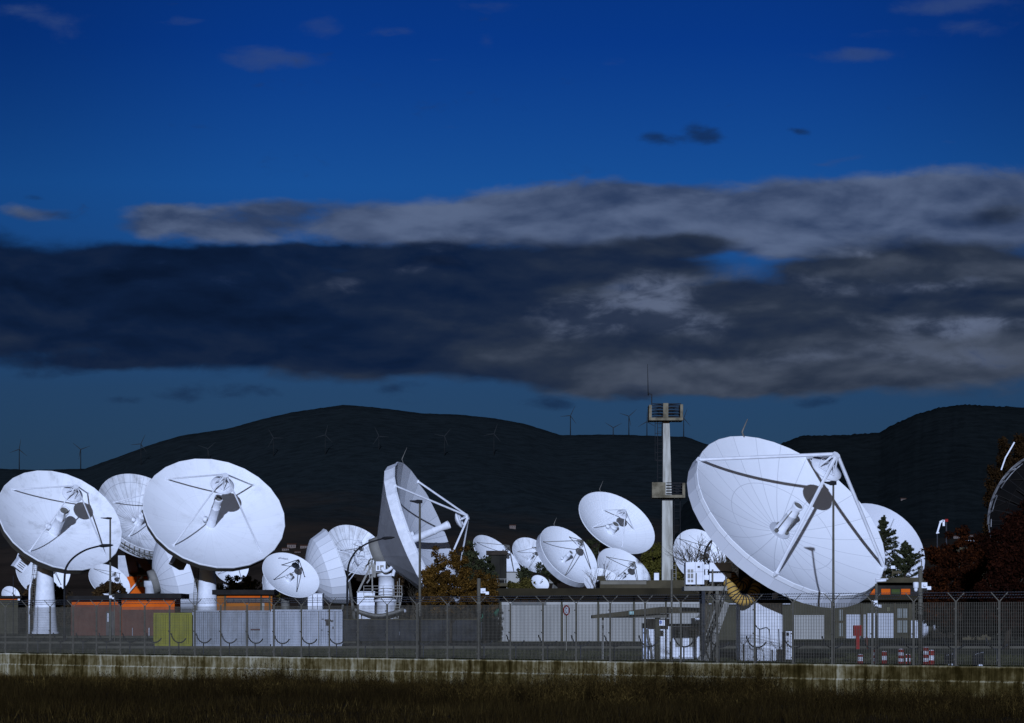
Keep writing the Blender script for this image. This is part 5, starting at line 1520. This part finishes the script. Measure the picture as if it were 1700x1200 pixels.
def bollard(label, x, yt, yb, s, nb):
    Y = YS(s)
    b = thing('bollard', label, 'bollard', (px2(x, Y), Y, 0), 'red and white striped bollards')
    h = P(x, yt, Y).z; r = .105
    g = MB(); g.lathe([(r, 0), (r, h), (r * .7, h + .03), (0, h + .035)], 16, Matrix.Translation((b.location.x, Y, 0))); g.build('body', mat('bollard_white', (.7, .7, .72), (.5, .5, .52), 5, .5), b)
    for k in range(nb):
        z0 = h * (2 * k) / (2 * nb - 1) if nb > 1 else 0; z1 = h * (2 * k + 1) / (2 * nb - 1) if nb > 1 else h * .33
        g = MB(); g.lathe([(r + .006, z0 + .005), (r + .006, z1)], 16, Matrix.Translation((b.location.x, Y, 0))); g.build('red_band', RED, b)
    if nb == 1:
        g = MB(); g.lathe([(r + .006, h * .78), (r + .006, h)], 16, Matrix.Translation((b.location.x, Y, 0))); g.build('red_band', RED, b)
    g = MB(); g.lathe([(r * 1.6, 0), (r * 1.6, .03), (0, .03)], 16, Matrix.Translation((b.location.x, Y, 0))); g.build('foot', BLACK, b)
bollard('short striped bollard, leftmost of the row by the fence', 1428, 1087, 1104, 42.2, 1)
bollard('tall striped bollard beside the pole with bullet cameras', 1453, 1078, 1104, 42.2, 3)
bollard('striped bollard right of the pole with bullet cameras, white at its foot', 1468, 1082, 1104, 42.4, 2)
bollard('tall striped bollard alone midway between the two camera poles', 1495.5, 1078, 1105, 42.6, 3)
bollard('short striped bollard, second left of the thick camera pole', 1507, 1087, 1105, 42.8, 2)
bollard('tallest striped bollard, close to the right of the thick camera pole', 1537, 1075, 1105, 43.2, 3)
bollard('striped bollard at the right end of the row', 1546.5, 1080, 1105, 43.2, 2)
for lab, x0, x1, yt, s_ in (('dark plastic drum with a pale scribble, left of two', 1567, 1584, 1084, 43.3), ('dark plastic drum with a pale scribble and white cap on the ground, right of two', 1614, 1634, 1081.5, 43.9)):
    Yd = YS(s_)
    d = thing('drum', lab, 'drum', (px2((x0 + x1) / 2, Yd), Yd, 0), 'dark drums inside the fence')
    r = (px2(x1, Yd) - px2(x0, Yd)) / 2; h = P(0, yt, Yd).z
    T_ = Matrix.Translation((d.location.x, Yd, 0))
    g = MB(); g.lathe([(r * .92, 0), (r, .06), (r, h * .32), (r * 1.03, h * .34), (r, h * .36), (r, h * .66), (r * 1.03, h * .68), (r, h * .7), (r, h - .05), (r * .93, h), (0, h - .01)], 24, T_); g.build('body', mat('dark_plastic', (.020, .021, .022), (.012, .012, .013), 2, .5), d)
    g = MB(); rnd = random.Random(int(x0))
    for k in range(7):
        a_ = -math.pi / 2 - .6 + k * .2
        z = h * .8 + rnd.uniform(-.02, .03) + k * .008
        g.bar((d.location.x + r * 1.02 * math.cos(a_), Yd + r * 1.02 * math.sin(a_), z), (d.location.x + r * 1.02 * math.cos(a_ + .16), Yd + r * 1.02 * math.sin(a_ + .16), z + rnd.uniform(.01, .07)), .018, .01)
    g.build('scribble', PALE, d)
    g = MB(); g.lathe([(.09, 0), (.1, .03), (.06, .07), (0, .07)], 12, Matrix.Translation((d.location.x + .02, Yd - r - .14, 0))); o = g.build('cap', WHITE, None)
    tag(o, 'white round cap lying in front of the %s drum' % ('left' if x0 < 1600 else 'right'), 'cap')

Ym = YS(20.5)
rl = thing('railing', 'short white pipe railing among the red trees below the lattice dish', 'railing', (px2(1618, Ym), Ym, 0))
g = MB()
g.bar(P(1592, 898, Ym), P(1641, 897, Ym), .07); g.bar(P(1626, 906, Ym), P(1641, 905.5, Ym), .06)
g.build('rail', WHITE, rl)
g = MB(); g.pbox(1588, 1645, 909, 1062, Ym + .1, 2.0); g.build('base_block', DCONC, rl)
for x in (1594, 1626, 1641):
    g = MB(); p_ = P(x, 897.5, Ym); g.bar((p_.x, Ym + .2, P(0, 909, Ym + .2).z), (p_.x, Ym + .02, p_.z), .07); g.build('upright', WHITE, rl)
Ym = YS(17)
mt_ = thing('signal_mast', 'dark thin mast with a crooked white arm above the red trees', 'mast', (px2(1571, Ym), Ym, 0))
g = MB(); g.bar((px2(1571, Ym), Ym, 0), P(1571, 862, Ym), .12); g.bar((px2(1556, Ym), Ym, 0), P(1556, 884, Ym), .10); g.build('pole', DARK, mt_)
g = MB(); g.bar(P(1554, 885, Ym - .1), P(1559, 884, Ym - .1), .2, .12); g.bar(P(1556, 884, Ym - .1), P(1561, 867, Ym - .1), .16); g.bar(P(1560, 867, Ym - .1), P(1566, 864, Ym - .1), .2); g.pbox(1565, 1568.5, 863, 873, Ym - .2, .2); g.build('arm', WHITE, mt_)
g = MB(); g.pbox(1569, 1574, 861.5, 866, Ym - .25, .2); g.build('signal_head', RED, mt_)

# ------------------------------------------------------------------ far: houses, turbines
def on_hill(x, y):
    best = None
    for H in (HILL1, HILL2):
        for i in range(400):
            Y = H[0] + (H[1] - H[0]) * i / 400
            X = (x - CX) * Y / F
            if hill_z(H, X, Y) >= P(x, y, Y).z:
                if best is None or Y < best.y: best = Vector((X, Y, hill_z(H, X, Y)))
                break
    return best
HW = mat('pale_house_wall', (.15, .118, .098), (.10, .08, .068), .05, .9); HR = mat('house_roof_tile', (.06, .026, .015), (.04, .02, .012), .1, .9); HWIN = mat('house_window', (.03, .03, .035), None, 1)
houses = [(474, 915, 16, 'pale house leftmost of the hamlet above the lettered dish'), (484, 909, 20, 'largest pale house of the hamlet above the lettered dish'), (494, 918, 14, 'pinkish house low in the hamlet above the lettered dish'), (505, 911, 18, 'pale house rightmost of the hamlet above the lettered dish'), (488, 923, 13, 'small house lowest in the hamlet above the lettered dish'),
          (832, 899, 12, 'tall pale house above the narrow tilted dish'), (848, 899, 13, 'white house highest right of the narrow tilted dish'), (843, 906, 22, 'wide white house between two dishes left of the middle group'), (851, 844 + 32, 14, 'lone long white shed higher on the slope above the middle group'), (857, 911, 10, 'small house just left of the deep rimmed dish'),
          (1600, 884, 16, 'pale house on the slope right of the conifer'), (1612, 890, 12, 'small house low on the slope right of the conifer'), (1588, 892, 14, 'house half hidden above the red trees'), (1500, 830, 12, 'faint house high on the right slope')]
for (x, y, wpx, lab) in houses:
    p = on_hill(x, y)
    if p is None: continue
    w = .72 * wpx * p.y / F; d_ = w * .7; h = w * .45
    hs_ = thing('house', lab, 'house', p, 'far houses on the slopes')
    X0, Y0_, Z0 = p.x, p.y, p.z - 1.5
    g = MB(); g.cb(X0 - w / 2, X0 + w / 2, Y0_, Y0_ + d_, Z0 - 3, Z0 + h); g.build('wall', HW, hs_)
    g = MB(); e = .6
    vs = [(X0 - w / 2 - e, Y0_ - e, Z0 + h), (X0 + w / 2 + e, Y0_ - e, Z0 + h), (X0 + w / 2 + e, Y0_ + d_ + e, Z0 + h), (X0 - w / 2 - e, Y0_ + d_ + e, Z0 + h), (X0 - w / 2 - e, Y0_ + d_ / 2, Z0 + h + w * .16), (X0 + w / 2 + e, Y0_ + d_ / 2, Z0 + h + w * .16)]
    g.add(vs, [(0, 1, 5, 4), (2, 3, 4, 5), (0, 4, 3), (1, 2, 5), (0, 3, 2, 1)]); g.build('roof', HR, hs_)
    for f in (-.28, 0, .28):
        g = MB(); g.cb(X0 + f * w - w * .05, X0 + f * w + w * .05, Y0_ - .1, Y0_, Z0 + h * .45, Z0 + h * .8); g.build('window', HWIN, hs_)
TW = mat('turbine_white', (.62, .63, .65), (.56, .57, .59), .01, .6)
TG = mat('turbine_grey', (.0125, .0145, .015), (.011, .013, .013), .01, .6)
turb = [(32, 746, 779, 10), (134, 746, 779, 70), (234, 737, 770, 25), (345, 745, 759, 50), (454, 727, 755, 90), (540, 722, 755, 15), (629, 724, 750, 95), (738, 724, 753, 40), (820, 720, 754, 20),
        (947, 690, 722, 25), (1018, 710, 721, 62), (1044, 691, 721, 48), (1074, 700, 722, 0), (1135, 694, 724, 20), (1099, 690, 722, 75)]
tl = ['far left on the low ridge', 'second from the left on the low ridge', 'at the foot of the big hill, half against the sky', 'faint against the big hill above the largest left dish', 'faint on the flank of the big hill, fifth from the left', 'below the summit of the big hill',
      'right of the summit, faint against the slope', 'midway down the slope right of the summit', 'last against the big hill, above the side-on dish', 'against the sky left of the tower group', 'lowest against the sky, short tower behind the ridge', 'against the sky midway left of the tower',
      'just left of the tower platform', 'just right of the tower platform', 'mostly hidden behind the tower top']
turb_objs = []
for (x, hy, by, rot), lab in zip(turb, tl):
    p = on_hill(x, by) if by > interp(RIDGE1, x) + 1.5 else None
    Y = p.y if p else HILL1[1] * .995
    X0 = (x - CX) * Y / F
    bz = hill_z(HILL1, X0, Y) - 3; hz_ = P(x, hy, Y).z
    t_ = thing('wind_turbine', 'three bladed wind turbine ' + lab, 'wind turbine', (X0, Y, bz), 'wind turbines along the ridge')
    k = Y / F
    m_ = TG
    g = MB(); g.tube([(X0, Y, bz), (X0, Y, hz_)], [.95 * k, .6 * k], 10); g.build('tower', m_, t_)
    g = MB(); g.tube([(X0, Y - 1.9 * k, hz_), (X0, Y + 2.4 * k, hz_ + .2)], [.8 * k, .9 * k], 8); g.build('nacelle', m_, t_)
    for q in range(3):
        a_ = math.radians(rot + 120 * q); Lb = (17 if abs(x - 1018) > 2 else 16) * k
        d_ = Vector((math.sin(a_), 0, math.cos(a_))); n_ = Vector((math.cos(a_), 0, -math.sin(a_)))
        o_ = Vector((X0, Y - 2.1 * k, hz_))
        g = MB()
        vs = []
        for f, w in ((0, .7), (.15, 1.25), (.5, .9), (1, .35)):
            for sx, sy in ((-.4, -.12), (.6, -.12), (.6, .12), (-.4, .12)):
                vs.append(o_ + d_ * (Lb * f) + n_ * (w * k * sx) + Vector((0, k * sy * w, 0)))
        fs = [(0, 1, 2, 3), (15, 14, 13, 12)] + [(i * 4 + j, i * 4 + (j + 1) % 4, (i + 1) * 4 + (j + 1) % 4, (i + 1) * 4 + j) for i in range(3) for j in range(4)]
        g.add(vs, fs); g.build('blade', m_, t_)

# ------------------------------------------------------------------ trees
def leaves_np(clumps, per, size, rng, flat=.5, jit=1.0):
    """clumps: (n,4) centre and radius; a puff of small leaf quads in each"""
    n = len(clumps) * per
    c = np.repeat(clumps, per, axis=0)
    d = rng.normal(size=(n, 3)); d /= np.linalg.norm(d, axis=1)[:, None]
    r = rng.random(n) ** (1 / 2.2)
    pos = c[:, :3] + d * (r * c[:, 3])[:, None] * np.array([1, 1, flat + .3]) * jit
    u = rng.normal(size=(n, 3)); u /= np.linalg.norm(u, axis=1)[:, None]
    w = np.cross(u, d + rng.normal(size=(n, 3)) * .6); w /= (np.linalg.norm(w, axis=1)[:, None] + 1e-6)
    s = size * (.6 + .8 * rng.random(n))[:, None]
    v = np.stack([pos - u * s * .8, pos + w * s * .45, pos + u * s * .8, pos - w * s * .45], axis=1)
    return v.reshape(-1, 3)
def limb_tree(mb, base, top, r, spots, rng):
    mid = base.lerp(top, .5) + Vector((rng.normal() * .15, rng.normal() * .15, 0))
    mb.tube([base, base.lerp(mid, .5), mid, top], [r, r * .8, r * .6, r * .15], 8)
    for s in spots:
        s = Vector(s); f = min(.85, max(.2, (s.z - base.z) / max(.1, top.z - base.z) - .25))
        o = base.lerp(top, f)
        m = o.lerp(s, .5) + Vector((0, 0, .1 * (s - o).length))
        mb.tube([o, m, s], [r * .4 * (1 - f * .6), r * .22, r * .08], 5)
def tree(name, label, cat, ells, s, mat_, nclump=70, per=70, size=.16, cr=.55, trunk_x=None, seed=1, r=.14, dy=.8, group=None, surf=.55, ybase=0, flat=.5):
    """ells: crown lobes read off the photo as (x, y, rx, ry) at distance YS(s)"""
    rng = np.random.default_rng(seed)
    Y = YS(s)
    tx = trunk_x if trunk_x is not None else sum(e[0] for e in ells) / len(ells)
    base = Vector((px2(tx, Y), Y, ybase))
    t = thing(name, label, cat, base, group)
    area = [e[2] * e[3] for e in ells]; tot = sum(area)
    cl = []
    for e, a_ in zip(ells, area):
        n = max(4, int(nclump * a_ / tot))
        d = rng.normal(size=(n, 3)); d /= np.linalg.norm(d, axis=1)[:, None]
        rr = (surf + (1 - surf) * rng.random(n)) * (1 + .12 * rng.normal(size=n))
        rx, rz = e[2] / s, e[3] / s
        c = P(e[0], e[1], Y)
        pos = np.array([c.x, c.y, c.z]) + d * rr[:, None] * np.array([rx, (rx + rz) / 2 * dy, rz])
        rad = cr * (.6 + .7 * rng.random(n))
        pos[:, 2] = np.maximum(pos[:, 2], ybase + .25)
        cl.append(np.concatenate([pos, rad[:, None]], axis=1))
    cl = np.concatenate(cl)
    np_mesh('crown', leaves_np(cl, per, size, rng, flat), 4, mat_, t)
    g = MB()
    topc = max(ells, key=lambda e: -e[1] + e[3] * .3)
    top = P(topc[0], topc[1] - topc[3] * .4, Y)
    idx = rng.choice(len(cl), size=min(len(cl), 26), replace=False)
    limb_tree(g, base + Vector((0, 0, -.1)), top, r, [cl[i][:3] for i in idx], rng)
    g.build('trunk', BARK, t)
    return t
BROWN = island_mat('autumn_brown_leaf', [(0.0, (.013, .007, .002)), (.35, (.040, .021, .0045)), (.7, (.090, .046, .008)), (1.0, (.145, .076, .014))], extra=.6)
OLIVE = island_mat('olive_leaf', [(0.0, (.018, .016, .004)), (.5, (.06, .05, .012)), (1.0, (.11, .085, .02))], extra=.5)
REDB = island_mat('dark_red_leaf', [(0.0, (.004, .0013, .0005)), (.4, (.012, .0033, .0010)), (.75, (.030, .0080, .0020)), (1.0, (.055, .015, .003))], extra=.5)
DKRED = island_mat('maroon_leaf', [(0.0, (.004, .0011, .0006)), (.5, (.011, .0028, .0012)), (1.0, (.028, .007, .0024))], extra=.4)
EVER = island_mat('evergreen_leaf', [(0.0, (.010, .012, .006)), (.5, (.028, .032, .014)), (1.0, (.055, .055, .024))], extra=.6)
WILLOW = island_mat('willow_leaf', [(0.0, (.02, .018, .004)), (.5, (.055, .050, .010)), (1.0, (.10, .085, .016))], extra=.5)
DBROWN = island_mat('dark_brown_leaf', [(0.0, (.010, .006, .003)), (.5, (.030, .017, .007)), (1.0, (.06, .035, .012))], extra=.6)
POPL = island_mat('poplar_leaf', [(0.0, (.006, .0035, .0015)), (.5, (.018, .0095, .0032)), (1.0, (.038, .019, .0055))], extra=.4)

tree('autumn_tree', 'bushy golden brown autumn tree right of the lamp post before the side-on dish', 'tree', [(727, 958, 27, 46), (760, 946, 22, 42), (712, 975, 18, 34), (748, 985, 44, 36), (785, 980, 26, 36), (708, 990, 14, 24)], 22, BROWN, 240, 130, .10, .36, seed=3, trunk_x=748, surf=.35)
tree('autumn_tree', 'lower brown autumn tree right of the golden one, by the camera pole', 'tree', [(806, 982, 20, 26), (816, 1000, 14, 20), (796, 1002, 22, 18)], 21, BROWN, 100, 110, .10, .36, seed=4, trunk_x=806)
tree('evergreen_tree', 'dark gappy evergreen behind the golden autumn tree', 'tree', [(786, 920, 16, 28), (800, 945, 18, 24), (775, 950, 14, 28), (812, 965, 14, 16)], 16, EVER, 60, 60, .17, .48, seed=5, trunk_x=788)
tree('brown_tree', 'dark brown tree behind the right foot of the side-on dish', 'tree', [(690, 962, 18, 28), (672, 975, 20, 26), (660, 990, 18, 20)], 12.5, DBROWN, 70, 80, .24, .75, seed=6)
tree('brown_tree', 'dark brown tree behind the streaked dish and the curved lamp', 'tree', [(590, 968, 16, 22), (600, 985, 22, 22), (582, 990, 16, 22), (625, 980, 18, 22)], 8.6, DBROWN, 70, 80, .34, 1.0, seed=7)
tree('clipped_bush', 'dark cone shaped bush behind the foot of the far left dish', 'bush', [(74, 985, 28, 24), (58, 995, 18, 22), (72, 970, 18, 14), (92, 990, 14, 20)], 11.6, DBROWN, 90, 90, .22, .55, seed=8, surf=.75)
tree('clipped_bush', 'round dark bush in front of the small grimy dish', 'bush', [(184, 986, 24, 20), (172, 992, 14, 14), (198, 990, 12, 16)], 13.75, DBROWN, 130, 120, .17, .42, seed=9, surf=.78)
tree('hedge', 'dark green rounded hedge behind the ochre hut', 'hedge', [(382, 980, 22, 18), (398, 970, 18, 16), (422, 980, 18, 14), (452, 984, 20, 14)], 12.3, OLIVE, 80, 90, .22, .55, seed=10, surf=.7)
tree('willow', 'yellow green willow between the round middle dish and the concrete tower', 'tree', [(1084, 925, 18, 28), (1075, 945, 18, 22), (1096, 945, 14, 26), (1088, 960, 26, 14)], 10.6, WILLOW, 90, 90, .24, .75, seed=11)
tree('willow', 'dark olive tree in the gap just right of the concrete tower', 'tree', [(1128, 952, 14, 24), (1142, 962, 16, 18)], 10.0, OLIVE, 40, 80, .26, .8, seed=12)
tree('olive_bush', 'ochre green bush on the left above the roof of the pale building', 'bush', [(854, 977, 12, 12), (874, 974, 14, 13), (865, 985, 22, 10)], 17, OLIVE, 60, 80, .15, .4, seed=13, surf=.6)
tree('garden_tree', 'dark bush under the deep rimmed dish beside the tiny dish', 'tree', [(905, 945, 14, 12), (912, 958, 12, 14), (868, 952, 14, 10)], 11.0, EVER, 40, 60, .22, .6, seed=14)
tree('garden_tree', 'dark trees behind the highest middle dish, left of its rim', 'tree', [(990, 905, 14, 14), (1000, 920, 16, 16), (985, 925, 14, 14)], 9.5, EVER, 40, 60, .26, .8, seed=15)
# red-brown trees on the right
tree('red_tree', 'broad dark red tree right of the thick camera pole', 'tree', [(1592, 918, 30, 36), (1558, 945, 24, 44), (1630, 925, 24, 34), (1590, 975, 46, 40), (1620, 950, 24, 38), (1560, 1005, 30, 28), (1600, 1020, 40, 25)], 25, REDB, 260, 110, .13, .5, seed=16, trunk_x=1592, r=.22)
tree('red_tree', 'dark maroon tree filling the right edge under the lattice dish', 'tree', [(1668, 935, 30, 30), (1700, 900, 32, 44), (1690, 960, 44, 46), (1650, 985, 36, 40), (1690, 1015, 42, 34), (1740, 950, 40, 60), (1655, 905, 22, 26), (1700, 872, 30, 34), (1680, 890, 26, 26)], 26.5, DKRED, 420, 110, .13, .5, seed=17, trunk_x=1670, r=.22)
tree('red_tree', 'low dark red tree in front of the garage doors, right of the thick pole', 'tree', [(1535, 1012, 16, 14), (1548, 1022, 20, 16), (1575, 1032, 22, 16), (1612, 1036, 18, 18), (1642, 1038, 24, 20), (1685, 1038, 30, 20), (1600, 1012, 60, 26), (1660, 1018, 50, 28), (1720, 1030, 30, 26)], 24, DKRED, 300, 110, .12, .42, seed=18, trunk_x=1585, r=.13)
for i, (x, y0, w, lab) in enumerate(((1668, 718, 13, 'tall brown poplar behind the lattice dish, left of two'), (1692, 712, 14, 'tall brown poplar behind the lattice dish, nearest the right edge'), (1648, 772, 12, 'shorter brown poplar left of the lattice dish'))):
    tree('poplar', lab, 'tree', [(x, y0 + 30, w * .45, 30), (x, y0 + 75, w * .8, 50), (x + 1, y0 + 130, w, 60), (x, y0 + 190, w, 60), (x, y0 + 240, w, 50)], 12, POPL, 220, 90, .24, .75, seed=20 + i, trunk_x=x, r=.3, group='poplars behind the lattice dish', flat=1.0)

def conifer(label, x, yt, yb, s, seed, wide=34):
    rng = np.random.default_rng(seed)
    Y = YS(s); base = Vector((px2(x, Y), Y, 0)); top = P(x, yt, Y)
    t = thing('conifer', label, 'tree', base)
    g = MB(); g.tube([base, base.lerp(top, .5), top], [.2, .11, .02], 8)
    cl = []
    H = top.z
    zlow = P(x, yb, Y).z
    n = 80
    for i in range(n):
        f = rng.random() ** .8
        z = zlow + (H - .3 - zlow) * f
        L = (wide / s) * (1 - f) ** .8 * (.45 + .75 * rng.random()) + .12
        a = rng.random() * 2 * math.pi
        o = Vector((base.x, base.y, z)); e = o + Vector((math.cos(a) * L, math.sin(a) * L, L * (.15 + .35 * rng.random())))
        m = o.lerp(e, .55) + Vector((0, 0, -.08 * L))
        g.tube([o, m, e], [.045, .03, .01], 4)
        for k in range(6):
            q = m.lerp(e, k / 5) if k > 1 else o.lerp(m, .4 + .5 * k)
            cl.append((q.x, q.y, q.z + .04, .17 + .12 * rng.random()))
    for k in range(6): cl.append((top.x + rng.normal() * .03, top.y, top.z - .12 * k, .10 + .02 * k))
    np_mesh('crown', leaves_np(np.array(cl), 34, .10, rng, .4), 4, EVER, t)
    g.build('trunk', BARK, t)
conifer('sparse young conifer between the biggest dish and the dish behind it', 1468, 856, 975, 15.6, 31, 40)
conifer('bushy low conifer right of the sparse one, against the pale dish', 1503, 898, 975, 15.4, 32, 44)

def bare_tree(label, x, yb0, ytop, s, seed, spread, r0=.13, lev=6, m=None, split=3, trunk_frac=.38):
    rng = random.Random(seed)
    Y = YS(s); base = Vector((px2(x, Y), Y, 0)); H = P(x, ytop, Y).z
    t = thing('bare_tree', label, 'tree', base)
    g = MB()
    def grow(p, d, L, r, l):
        if l == 0 or r < .004: return
        q = p + d * L
        mid = p.lerp(q, .5) + Vector((rng.uniform(-.06, .06), rng.uniform(-.06, .06), rng.uniform(-.03, .03))) * L
        g.tube([p, mid, q], [r, r * .85, r * .68], 5 if l > 2 else 3, False)
        for _ in range(split if l > 1 else 2):
            nd = (d + Vector((rng.uniform(-spread, spread), rng.uniform(-spread, spread), rng.uniform(-.25, .45)))).normalized()
            grow(p.lerp(q, rng.uniform(.55, 1.0)), nd, L * rng.uniform(.62, .86), r * rng.uniform(.5, .66), l - 1)
    grow(base, Vector((0, 0, 1)), H * trunk_frac, r0, lev)
    g.build('trunk', m or BARK, t)
TWIG = mat('grey_twig', (.095, .078, .052), (.06, .048, .034), 3, .9)
bare_tree('bare grey tree with fine twigs in front of the dish right of the tower', 1172, 980, 884, 26, 5, .85, .15, 6, TWIG, 4, .36)
bare_tree('bare twiggy tree in front of the foot of the deep rimmed dish', 985, 1060, 938, 18.5, 8, .6, .09, 6, TWIG, 3, .42)
bare_tree('small bare tree right of the side-on dish pedestal, whitish behind', 686, 1045, 962, 15, 9, .7, .10, 6, TWIG, 3, .36)

# distant wood along the plain
def far_wood():
    rng = np.random.default_rng(77)
    cl = []
    for i in range(900):
        Y = 780 + 500 * rng.random(); x = -260 + 2260 * rng.random()
        h = (2.5 + 6.0 * rng.random()) * (.75 + .25 * math.sin(x * .02) + .2 * math.sin(x * .057))
        X0 = (x - CX) * Y / F
        for k in range(3): cl.append((X0 + rng.normal() * 1.3, Y + rng.normal(), h * (.35 + .3 * k), 1.5 + rng.random()))
    o = np_mesh('distant_wood', leaves_np(np.array(cl), 26, .75, rng, .8), 4, island_mat('distant_leaf', [(0, (.012, .009, .005)), (.6, (.032, .022, .011)), (1, (.05, .034, .016))], extra=.02))
    tag(o, kind='stuff')
far_wood()

# ------------------------------------------------------------------ grass and weeds
def blades(pos, h, w, rng, lean=.35):
    n = len(pos)
    a = rng.random(n) * 2 * np.pi
    side = np.stack([np.cos(a), np.sin(a), np.zeros(n)], 1) * (w / 2)[:, None]
    tip = np.stack([rng.normal(size=n) * lean * h, rng.normal(size=n) * lean * h, h], 1)
    v = np.stack([pos - side, pos + side, pos + tip], 1)
    return v.reshape(-1, 3)
GRASS = island_mat('dry_grass', [(0.0, (.013, .0078, .0018)), (.45, (.036, .0225, .0055)), (.75, (.072, .047, .012)), (1.0, (.14, .098, .028))], rough=.9, extra=.16)
SHADED_BLADES = island_mat('shaded_blades', [(0.0, (.004, .0024, .0006)), (.5, (.013, .008, .0020)), (.85, (.029, .019, .005)), (1.0, (.060, .042, .012))], rough=.95, extra=.22)  # shade over the front of the field put into the blade colour
def field_grass():
    rng = np.random.default_rng(5)
    n = 300000
    d = -40 + 120 * rng.random(n); o = .25 + 62 * rng.random(n) ** 1.2
    X = FA.x + FDIR.x * d + FNOR.x * o; Yv = FA.y + FDIR.y * d + FNOR.y * o
    keep = (Yv > 74) & (np.abs(X) < Yv * .19 + 4)
    X, Yv, d, o = X[keep], Yv[keep], d[keep], o[keep]
    patch = .5 + .5 * np.sin(X * .35 + 1.2 * np.sin(Yv * .21)) * np.cos(Yv * .27 + X * .11)
    z = FIELD_Z - .012 * o
    pos = np.stack([X, Yv, z], 1)
    edge = 5.0 + 3.0 * np.sin(d * .17) + 2 * np.sin(d * .43 + 1) + rng.normal(size=len(X)) * 2.2
    near = o < edge
    h = (.10 + .20 * rng.random(len(X))) * (.6 + .7 * patch)
    v = [blades(pos[near], h[near], .014 + .016 * rng.random(near.sum()), rng)]
    h2 = (.22 + .45 * rng.random(len(X))) * (.5 + .8 * patch)
    near2 = (~near) & (o > 24 + 6 * np.sin(d * .21)) & (rng.random(len(X)) < .2)
    v.append(blades(pos[near2], h2[near2] * .8, .012 + .016 * rng.random(near2.sum()), rng, .3))
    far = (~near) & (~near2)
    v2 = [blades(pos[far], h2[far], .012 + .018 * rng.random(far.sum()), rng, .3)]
    # tall dead weeds, in clumps, thickest near the wall towards the middle and right
    nc = 1500
    d = -4 + 78 * rng.random(nc); o = .5 + 14 * rng.random(nc) ** 1.6
    wave = np.sin(d * .37 + 2.0) * np.cos(d * .13) + .5 * np.sin(d * 1.1 + .6)
    dense = (.14 + .86 * np.clip(wave + .1, 0, 1)) * np.clip((d - 4) / 30, .22, 1)
    ok = rng.random(nc) < dense
    d, o, wave = d[ok], o[ok], wave[ok]
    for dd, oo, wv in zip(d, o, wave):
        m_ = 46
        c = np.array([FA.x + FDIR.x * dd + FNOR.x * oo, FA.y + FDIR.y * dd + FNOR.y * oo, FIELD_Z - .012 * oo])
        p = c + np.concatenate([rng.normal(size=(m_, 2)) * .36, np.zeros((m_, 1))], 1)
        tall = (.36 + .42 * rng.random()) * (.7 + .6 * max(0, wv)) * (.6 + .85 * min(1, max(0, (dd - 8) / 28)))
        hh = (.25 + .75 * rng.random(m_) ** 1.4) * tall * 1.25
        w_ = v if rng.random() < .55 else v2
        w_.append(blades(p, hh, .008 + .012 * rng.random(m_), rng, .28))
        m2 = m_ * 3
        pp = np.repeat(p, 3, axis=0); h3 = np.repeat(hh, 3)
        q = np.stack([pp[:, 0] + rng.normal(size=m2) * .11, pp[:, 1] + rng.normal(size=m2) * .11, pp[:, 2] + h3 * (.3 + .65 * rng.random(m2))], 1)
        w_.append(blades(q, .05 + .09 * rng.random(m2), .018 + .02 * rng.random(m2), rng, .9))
    tag(np_mesh('grass', np.concatenate(v), 3, GRASS), kind='stuff')
    tag(np_mesh('shaded_grass_and_weeds', np.concatenate(v2), 3, SHADED_BLADES), kind='stuff')
field_grass()
def compound_grass():
    rng = np.random.default_rng(6)
    n = 60000
    d = -12 + 82 * rng.random(n); o = -(.3 + 30 * rng.random(n) ** 1.3)
    X = FA.x + FDIR.x * d + FNOR.x * o; Yv = FA.y + FDIR.y * d + FNOR.y * o
    v = blades(np.stack([X, Yv, np.full(n, -.03)], 1), .05 + .09 * rng.random(n), .014 + .012 * rng.random(n), rng, .6)
    o = np_mesh('lawn', v, 3, island_mat('short_turf', [(0, (.020, .022, .008)), (.5, (.045, .045, .018)), (1, (.075, .07, .03))], extra=.15))
    tag(o, kind='stuff')
compound_grass()
